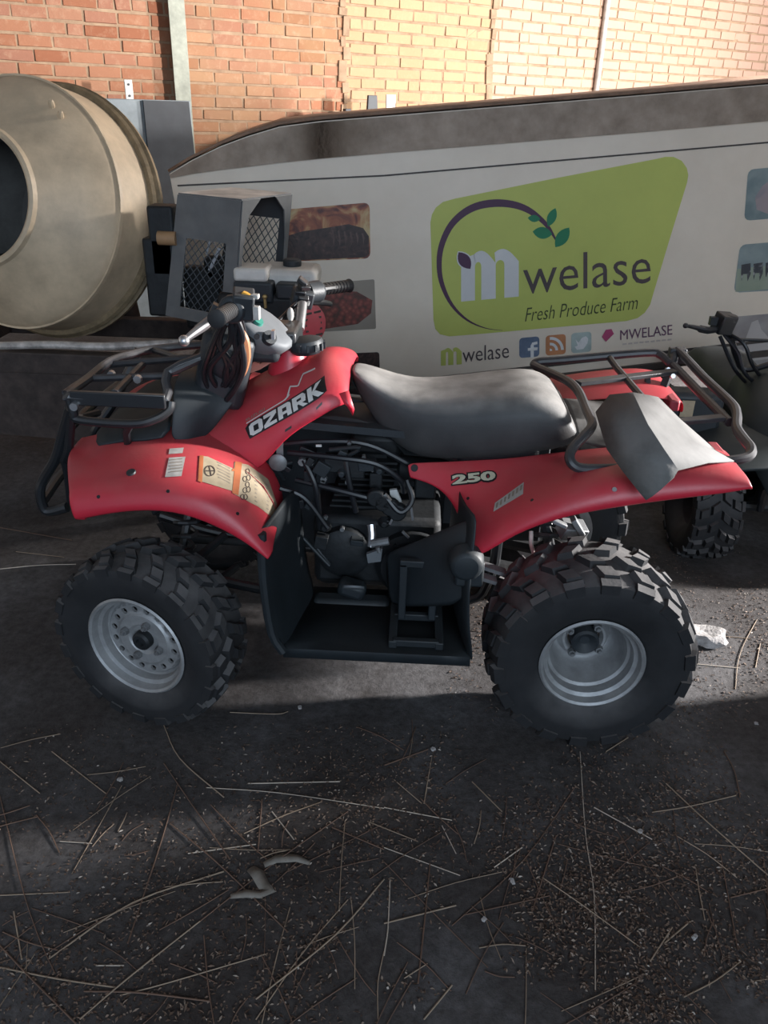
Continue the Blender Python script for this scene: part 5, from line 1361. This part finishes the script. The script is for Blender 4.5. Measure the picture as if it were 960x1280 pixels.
mir = lambda p_: Vector((2*qx-p_.x, p_.y, p_.z))
b = MB(); b.tube(hp, .012, 8, 4); b.tube([mir(p_) for p_ in hp], .012, 8, 4); b2 = b.build('handlebar', M['black_metal'], q2)
b = MB(); b.tube([P(915,424,y=.92), mir(P(915,424,y=.92))], .006, 8); b.build('cross_bar', M['black_metal'], b2)
b = MB(); b.box(P(905,404,y=.88), (.06,.06,.07), (.2,.1,.3)); b.lathe([(0,.03),(.02,.03),(.024,.02),(.024,0)], P(911,401,y=.88), (.1,0,1), 14); b.build('reservoir', M['black_metal'], b2, bevel=.004)
b = MB(); b.tube([P(900,411,y=.88), P(885,413,y=.84), P(875,411,y=.82)], .013, 8); b.build('lever_perch', M['black_metal'], b2)
b = MB(); b.tube([P(880,412,y=.82), P(868,409,y=.80), P(857,407,y=.79)], [.010,.008,.006], 8, 3); b.sphere(P(857,407,y=.79), .010, 8); b.build('brake_lever', M['black_metal'], b2)
b = MB(); b.box(P(893,401,y=.88), (.035,.02,.03)); b.build('mirror_mount', M['black_metal'], b2)
for e_ in (((905,418,.9),(922,440,.86),(930,465,.84),(945,480,.9)), ((908,415,.9),(930,430,.85),(940,455,.85),(950,470,.92)), ((900,420,.9),(915,455,.88),(925,470,.9),(940,485,.95))):
    b = MB(); b.tube(ph_(e_), .007, 8, 5); b.build('cable', M['cable_black'], b2)
b = MB(); c = P(859, 511, y=.62); b.box(c, (.045,.004,.06)); 
lab = b.build('warning_label', M['cream_label'], q2)
b = MB(); b.box(P(862,520,y=.68), (.20,.10,.20)); b.build('side_box', M['black_plastic'], q2, bevel=.02)

# ------------------------------------------------------------------ floor litter
M['straw'] = mat('dry_straw', (.28,.20,.135), .8, var=.35, scale=3, col2=(.40,.31,.23))
M['straw_pale'] = mat('pale_dry_straw', (.48,.41,.34), .8, var=.3, scale=3)
M['straw_brown'] = mat('brown_dry_stalk', (.14,.085,.06), .85, var=.35, scale=3)
gl_ = lambda x, y: (x/2, 880+y/2)
gr_ = lambda x, y: (480+x/2, 880+y/2)
S = [[gl_(*p_) for p_ in l_] for l_ in (
 [(0,230),(50,440),(95,580),(138,675)], [(0,145),(100,225)], [(130,120),(265,225)], [(305,205),(240,320),(180,425)], [(445,200),(405,340),(320,600)], [(410,55),(450,140),(560,235)],
 [(410,150),(480,255),(575,390)], [(425,300),(560,415),(720,572)], [(515,210),(700,225),(960,262)], [(620,200),(850,195)], [(0,660),(150,690),(290,710)], [(0,605),(80,690),(190,800)],
 [(210,720),(350,725),(525,745)], [(670,625),(420,700),(300,730)], [(500,545),(320,690),(200,790)], [(725,510),(690,640),(655,800)], [(510,580),(520,700),(535,800)], [(830,310),(960,365)],
 [(655,240),(645,370)], [(680,270),(735,340)], [(840,580),(900,680),(940,730)], [(960,620),(945,700),(945,790)], [(870,490),(760,620),(640,790)], [(150,345),(230,350)], [(470,375),(640,352)],
 [(0,480),(175,472)], [(575,22),(690,28),(720,20)], [(35,520),(55,640)], [(960,440),(840,580),(640,740)], [(870,270),(700,390),(500,545)], [(120,640),(330,500),(560,420)], [(960,300),(720,420)], [(240,655),(310,655)])]
S += [[gr_(*p_) for p_ in l_] for l_ in (
 [(490,120),(503,320),(525,480),(528,720)], [(480,205),(350,390),(170,555)], [(395,435),(500,510),(640,610)], [(430,330),(405,410),(370,520)], [(0,395),(130,530),(260,660)], [(0,260),(170,292)],
 [(110,115),(0,155)], [(115,400),(100,560),(85,700)], [(15,440),(10,560),(0,630)], [(850,120),(875,170),(890,235)], [(705,200),(800,290),(960,430)], [(880,230),(760,260),(670,272)], [(525,260),(670,340)],
 [(700,600),(765,545)], [(25,190),(95,250)], [(220,195),(295,270)], [(145,305),(180,375)], [(275,410),(345,360)], [(0,550),(180,505)], [(170,705),(100,790)], [(610,85),(555,120)], [(720,560),(665,645)],
 [(70,40),(72,100)], [(120,130),(100,250)], [(0,360),(190,430)])]
S += [[(946,775),(930,805),(922,830),(919,862)], [(0,712),(50,708),(95,706)], [(0,660),(40,668),(90,676)], [(20,690),(80,697)], [(840,828),(925,836)], [(895,795),(938,799)], [(950,805),(944,835)]]
rs = random.Random(21)
SL, SG, SC = 'thin dry straw stalk lying loose on the dark dirt floor', 'loose straw stalks on the floor', 'straw'
UNIQ = {gr_(490,120): 'very long straw running from the rear tyre down towards the front, bent in the middle',
        gr_(480,205): 'long straw sloping down left from below the rear tyre across the middle',
        gr_(395,435): 'long brown stem sloping down right below the rear tyre',
        gl_(515,210): 'long straight straw lying nearly level across the floor between the wheels',
        gl_(425,300): 'long straw sloping down right past the hooked dry leaf',
        gl_(0,230): 'long bent straw running down the left edge of the floor',
        gl_(445,200): 'long straight straw running down from below the front wheel to the left',
        gr_(705,200): 'long straw sloping down to the right edge of the floor',
        gl_(575,22): 'bent straw on the floor under the footboard between the wheels',
        (946,775): 'arched pale stem standing up from the litter right of the rear tyre',
        gl_(0,660): 'long level straw at the lower left corner of the floor',
        gl_(960,620): 'upright curved straw at the front in the middle of the floor'}
def stalk(pts, r, m_, lift=.002):
    b = MB(); n_ = len(pts); p3 = []
    for i, p_ in enumerate(pts):
        p3.append(Vector((p_[0], p_[1], r+lift*(1 if 0 < i < n_-1 else .2))))
    b.tube(p3, r, 5, 4 if n_ > 2 else 0)
    o = b.build('straw_stalk', m_, None, fix=False)
    tone = {'dry_straw': 'tan', 'pale_dry_straw': 'pale', 'brown_dry_stalk': 'brown'}[m_.name]
    L_ = sum((p3[i+1]-p3[i]).length for i in range(n_-1)); size = 'long' if L_ > .22 else 'short'
    c_ = sum(p3, Vector())/n_; u_c, v_c, _z = proj(c_)
    side = 'left' if u_c < 340 else ('middle' if u_c < 620 else 'right')
    if v_c < 720: where = 'on the floor left of the front wheel'
    elif v_c < 900: where = 'on the floor close to the wheels' if u_c < 820 else 'on the lit floor right of the rear tyre'
    elif v_c < 1080: where = 'on the %s of the floor just before the quad bike' % side
    else: where = 'on the %s of the floor at the very front' % side
    tag(o, '%s %s straw stalk %s' % (size, tone, where), SC, SG); return o
for l_ in S:
    pts = [P(u, v, z=0) for u, v in l_]
    so = stalk([(p_.x, p_.y) for p_ in pts], rs.uniform(.0010,.0017), rs.choice([M['straw'], M['straw'], M['straw_pale'], M['straw_brown']]), rs.uniform(.0005,.004))
    if l_[0] in UNIQ: so['label'] = UNIQ[l_[0]]; 
for i in range(110):
    u, v = rs.uniform(-20, 980), 900+370*rs.random()**.8
    p_ = P(u, v, z=0); a_ = rs.gauss(math.pi*.3, .9); L_ = rs.uniform(.05,.24)
    d_ = Vector((math.cos(a_), math.sin(a_), 0)); c_ = rs.uniform(-.006,.006); n_ = Vector((-d_.y, d_.x, 0))
    if abs(p_.x-.48) < .3 and p_.y > -.56: continue
    if abs(p_.x+.67) < .3 and p_.y > -.56: continue
    stalk([((p_-d_*L_/2).x, (p_-d_*L_/2).y), ((p_+n_*c_).x, (p_+n_*c_).y), ((p_+d_*L_/2).x, (p_+d_*L_/2).y)], rs.uniform(.0007,.0013), rs.choice([M['straw'], M['straw_brown'], M['straw_brown']]))
# chaff: tiny husks nobody could count
def chaff_mat():
    mt = bpy.data.materials.new('chaff'); mt.use_nodes = True; nt = mt.node_tree; N = nt.nodes; L = nt.links; bs = N['Principled BSDF']
    ge = N.new('ShaderNodeNewGeometry'); rp = N.new('ShaderNodeValToRGB'); e = rp.color_ramp.elements
    e[0].position = 0; e[0].color = (.05,.03,.022,1); e[1].position = 1; e[1].color = (.5,.45,.4,1)
    for p_, c_ in ((.5,(.12,.075,.052)), (.8,(.20,.14,.105)), (.95,(.30,.24,.19))): k = e.new(p_); k.color = (*c_, 1)
    L.new(ge.outputs['Random Per Island'], rp.inputs[0]); L.new(rp.outputs[0], bs.inputs['Base Color']); bs.inputs['Roughness'].default_value = .8
    return mt
b = MB(); rh = random.Random(5)
from mathutils import noise
cnt = 0
while cnt < 17000:
    if rh.random() < .82: u, v = rh.uniform(-30, 990), 905+375*rh.random()**.7
    else: u, v = rh.uniform(560, 990), rh.uniform(690, 905)
    p_ = P(u, v, z=0)
    dn = noise.noise(Vector((p_.x*2.1+3, p_.y*2.1, 1.3)))*.5+.5+noise.noise(Vector((p_.x*7, p_.y*7, 4)))*.25
    wgt = .22+.7*max(0, min(1, (u-250)/500))
    if v < 905: wgt = .9
    if rh.random() > wgt*max(0, min(1, dn*2.6-.95)): continue
    L_ = rh.uniform(.003,.008)+.009*rh.random()**4; wd_ = rh.uniform(.0008,.0026); a_ = rh.uniform(0, 6.28)
    d_ = Vector((math.cos(a_), math.sin(a_), rh.uniform(-.25,.25))); n_ = Vector((-math.sin(a_), math.cos(a_), rh.uniform(-.3,.3)))
    c_ = p_+Vector((0,0,.0025))
    b.add([c_-d_*L_/2, c_+n_*wd_+Vector((0,0,.001)), c_+d_*L_/2, c_-n_*wd_], [(0,3,2,1)]); b.add([c_-d_*L_/2-Vector((0,0,.0015)), c_+d_*L_/2-Vector((0,0,.0015)), c_+n_*wd_], [(0,1,2)])
    cnt += 1
ch = b.build('chaff', chaff_mat(), None, angle=None, fix=False); tag(ch, 'brown husks and crumbs of chaff strewn over the dirt floor', 'chaff', kind='stuff')
# concrete lump behind the rear tyre, leaf scraps, pebbles
M['rubble'] = mat('grey_rubble', (.36,.34,.33), .9, var=.3, scale=40, bump=.5, bscale=120)
M['leaf'] = mat('dry_leaf', (.20,.18,.155), .8, var=.25, scale=40)
def lump(c, sx, sy_, sz, seed, name, label, cat, m_=None, rot=0.):
    bm_ = bmesh.new(); bmesh.ops.create_icosphere(bm_, subdivisions=3, radius=1); rr = random.Random(seed); o_ = Vector((rr.uniform(0,9), rr.uniform(0,9), 0))
    for v in bm_.verts:
        k = 1+.35*noise.noise(v.co*1.6+o_)+.12*noise.noise(v.co*5+o_)
        q_ = Vector((max(-.8, min(.8, v.co.x)), max(-.8, min(.8, v.co.y)), max(-.7, min(.7, v.co.z))))*k
        v.co = Vector((q_.x*sx*math.cos(rot)-q_.y*sy_*math.sin(rot), q_.x*sx*math.sin(rot)+q_.y*sy_*math.cos(rot), q_.z*sz))
    zm = min(v.co.z for v in bm_.verts)
    for v in bm_.verts: v.co += Vector((c[0], c[1], -zm-.001))
    me = bpy.data.meshes.new(name); bm_.to_mesh(me); bm_.free(); o = new_obj(name, me, m_ or M['rubble'], None); return tag(o, label, cat)
p_ = P(880, 806, z=0); lump((p_.x, p_.y+.02), .075, .05, .028, 4, 'concrete_lump', 'pale lump of broken concrete on the floor behind the rear tyre', 'rubble')
def scrap(pix, label, name='dry_leaf', hgt=.006):
    b = MB(); rows = []
    for k, (u, v, w_) in enumerate(pix):
        c_ = P(u, v, z=0); nx = P(pix[min(k+1, len(pix)-1)][0], pix[min(k+1, len(pix)-1)][1], z=0); pv = P(pix[max(k-1,0)][0], pix[max(k-1,0)][1], z=0)
        t_ = (nx-pv).normalized(); n_ = Vector((-t_.y, t_.x, 0))
        rows.append([c_+n_*w_+Vector((0,0,.002+hgt*(k % 2))), c_+Vector((0,0,.004+hgt*(k % 2))), c_-n_*w_+Vector((0,0,.002+hgt*(k % 2)))])
    b.grid(rows); o = b.build(name, M['leaf'], None, solid=.0012); return tag(o, label, 'leaf')
scrap([(313,1086,.010),(322,1095,.014),(330,1108,.013),(338,1116,.012),(325,1119,.009),(308,1120,.010),(288,1121,.006)], 'grey dry leaf bent in a hook on the floor below the front wheel')
scrap([(330,1082,.008),(345,1077,.010),(358,1073,.012),(372,1076,.009),(388,1080,.005)], 'small grey dry leaf scrap beside the hooked leaf')
rp_ = random.Random(8)
for i, (u, v, w_) in enumerate(((541,937,'tan pebble on the floor just left of the rear tyre'), (868,1172,'round brown pebble among the chaff at lower right'), (640,1102,'small pebble by the crossed straws in the front middle'),
        (800,1040,'grey pebble below the rear tyre to the right'), (375,885,'grey pebble between the two near wheels'), (605,1150,'tiny pebble at the front right of centre'),
        (150,975,'small pebble below the front wheel at left'), (945,905,'pebble at the right edge of the floor by the rear tyre'))):
    p_ = P(u, v, z=0); lump((p_.x, p_.y), .006+.004*rp_.random(), .005+.003*rp_.random(), .004, 20+i, 'pebble', w_, 'pebble', rot=rp_.random()*3)['group'] = 'pebbles on the floor'
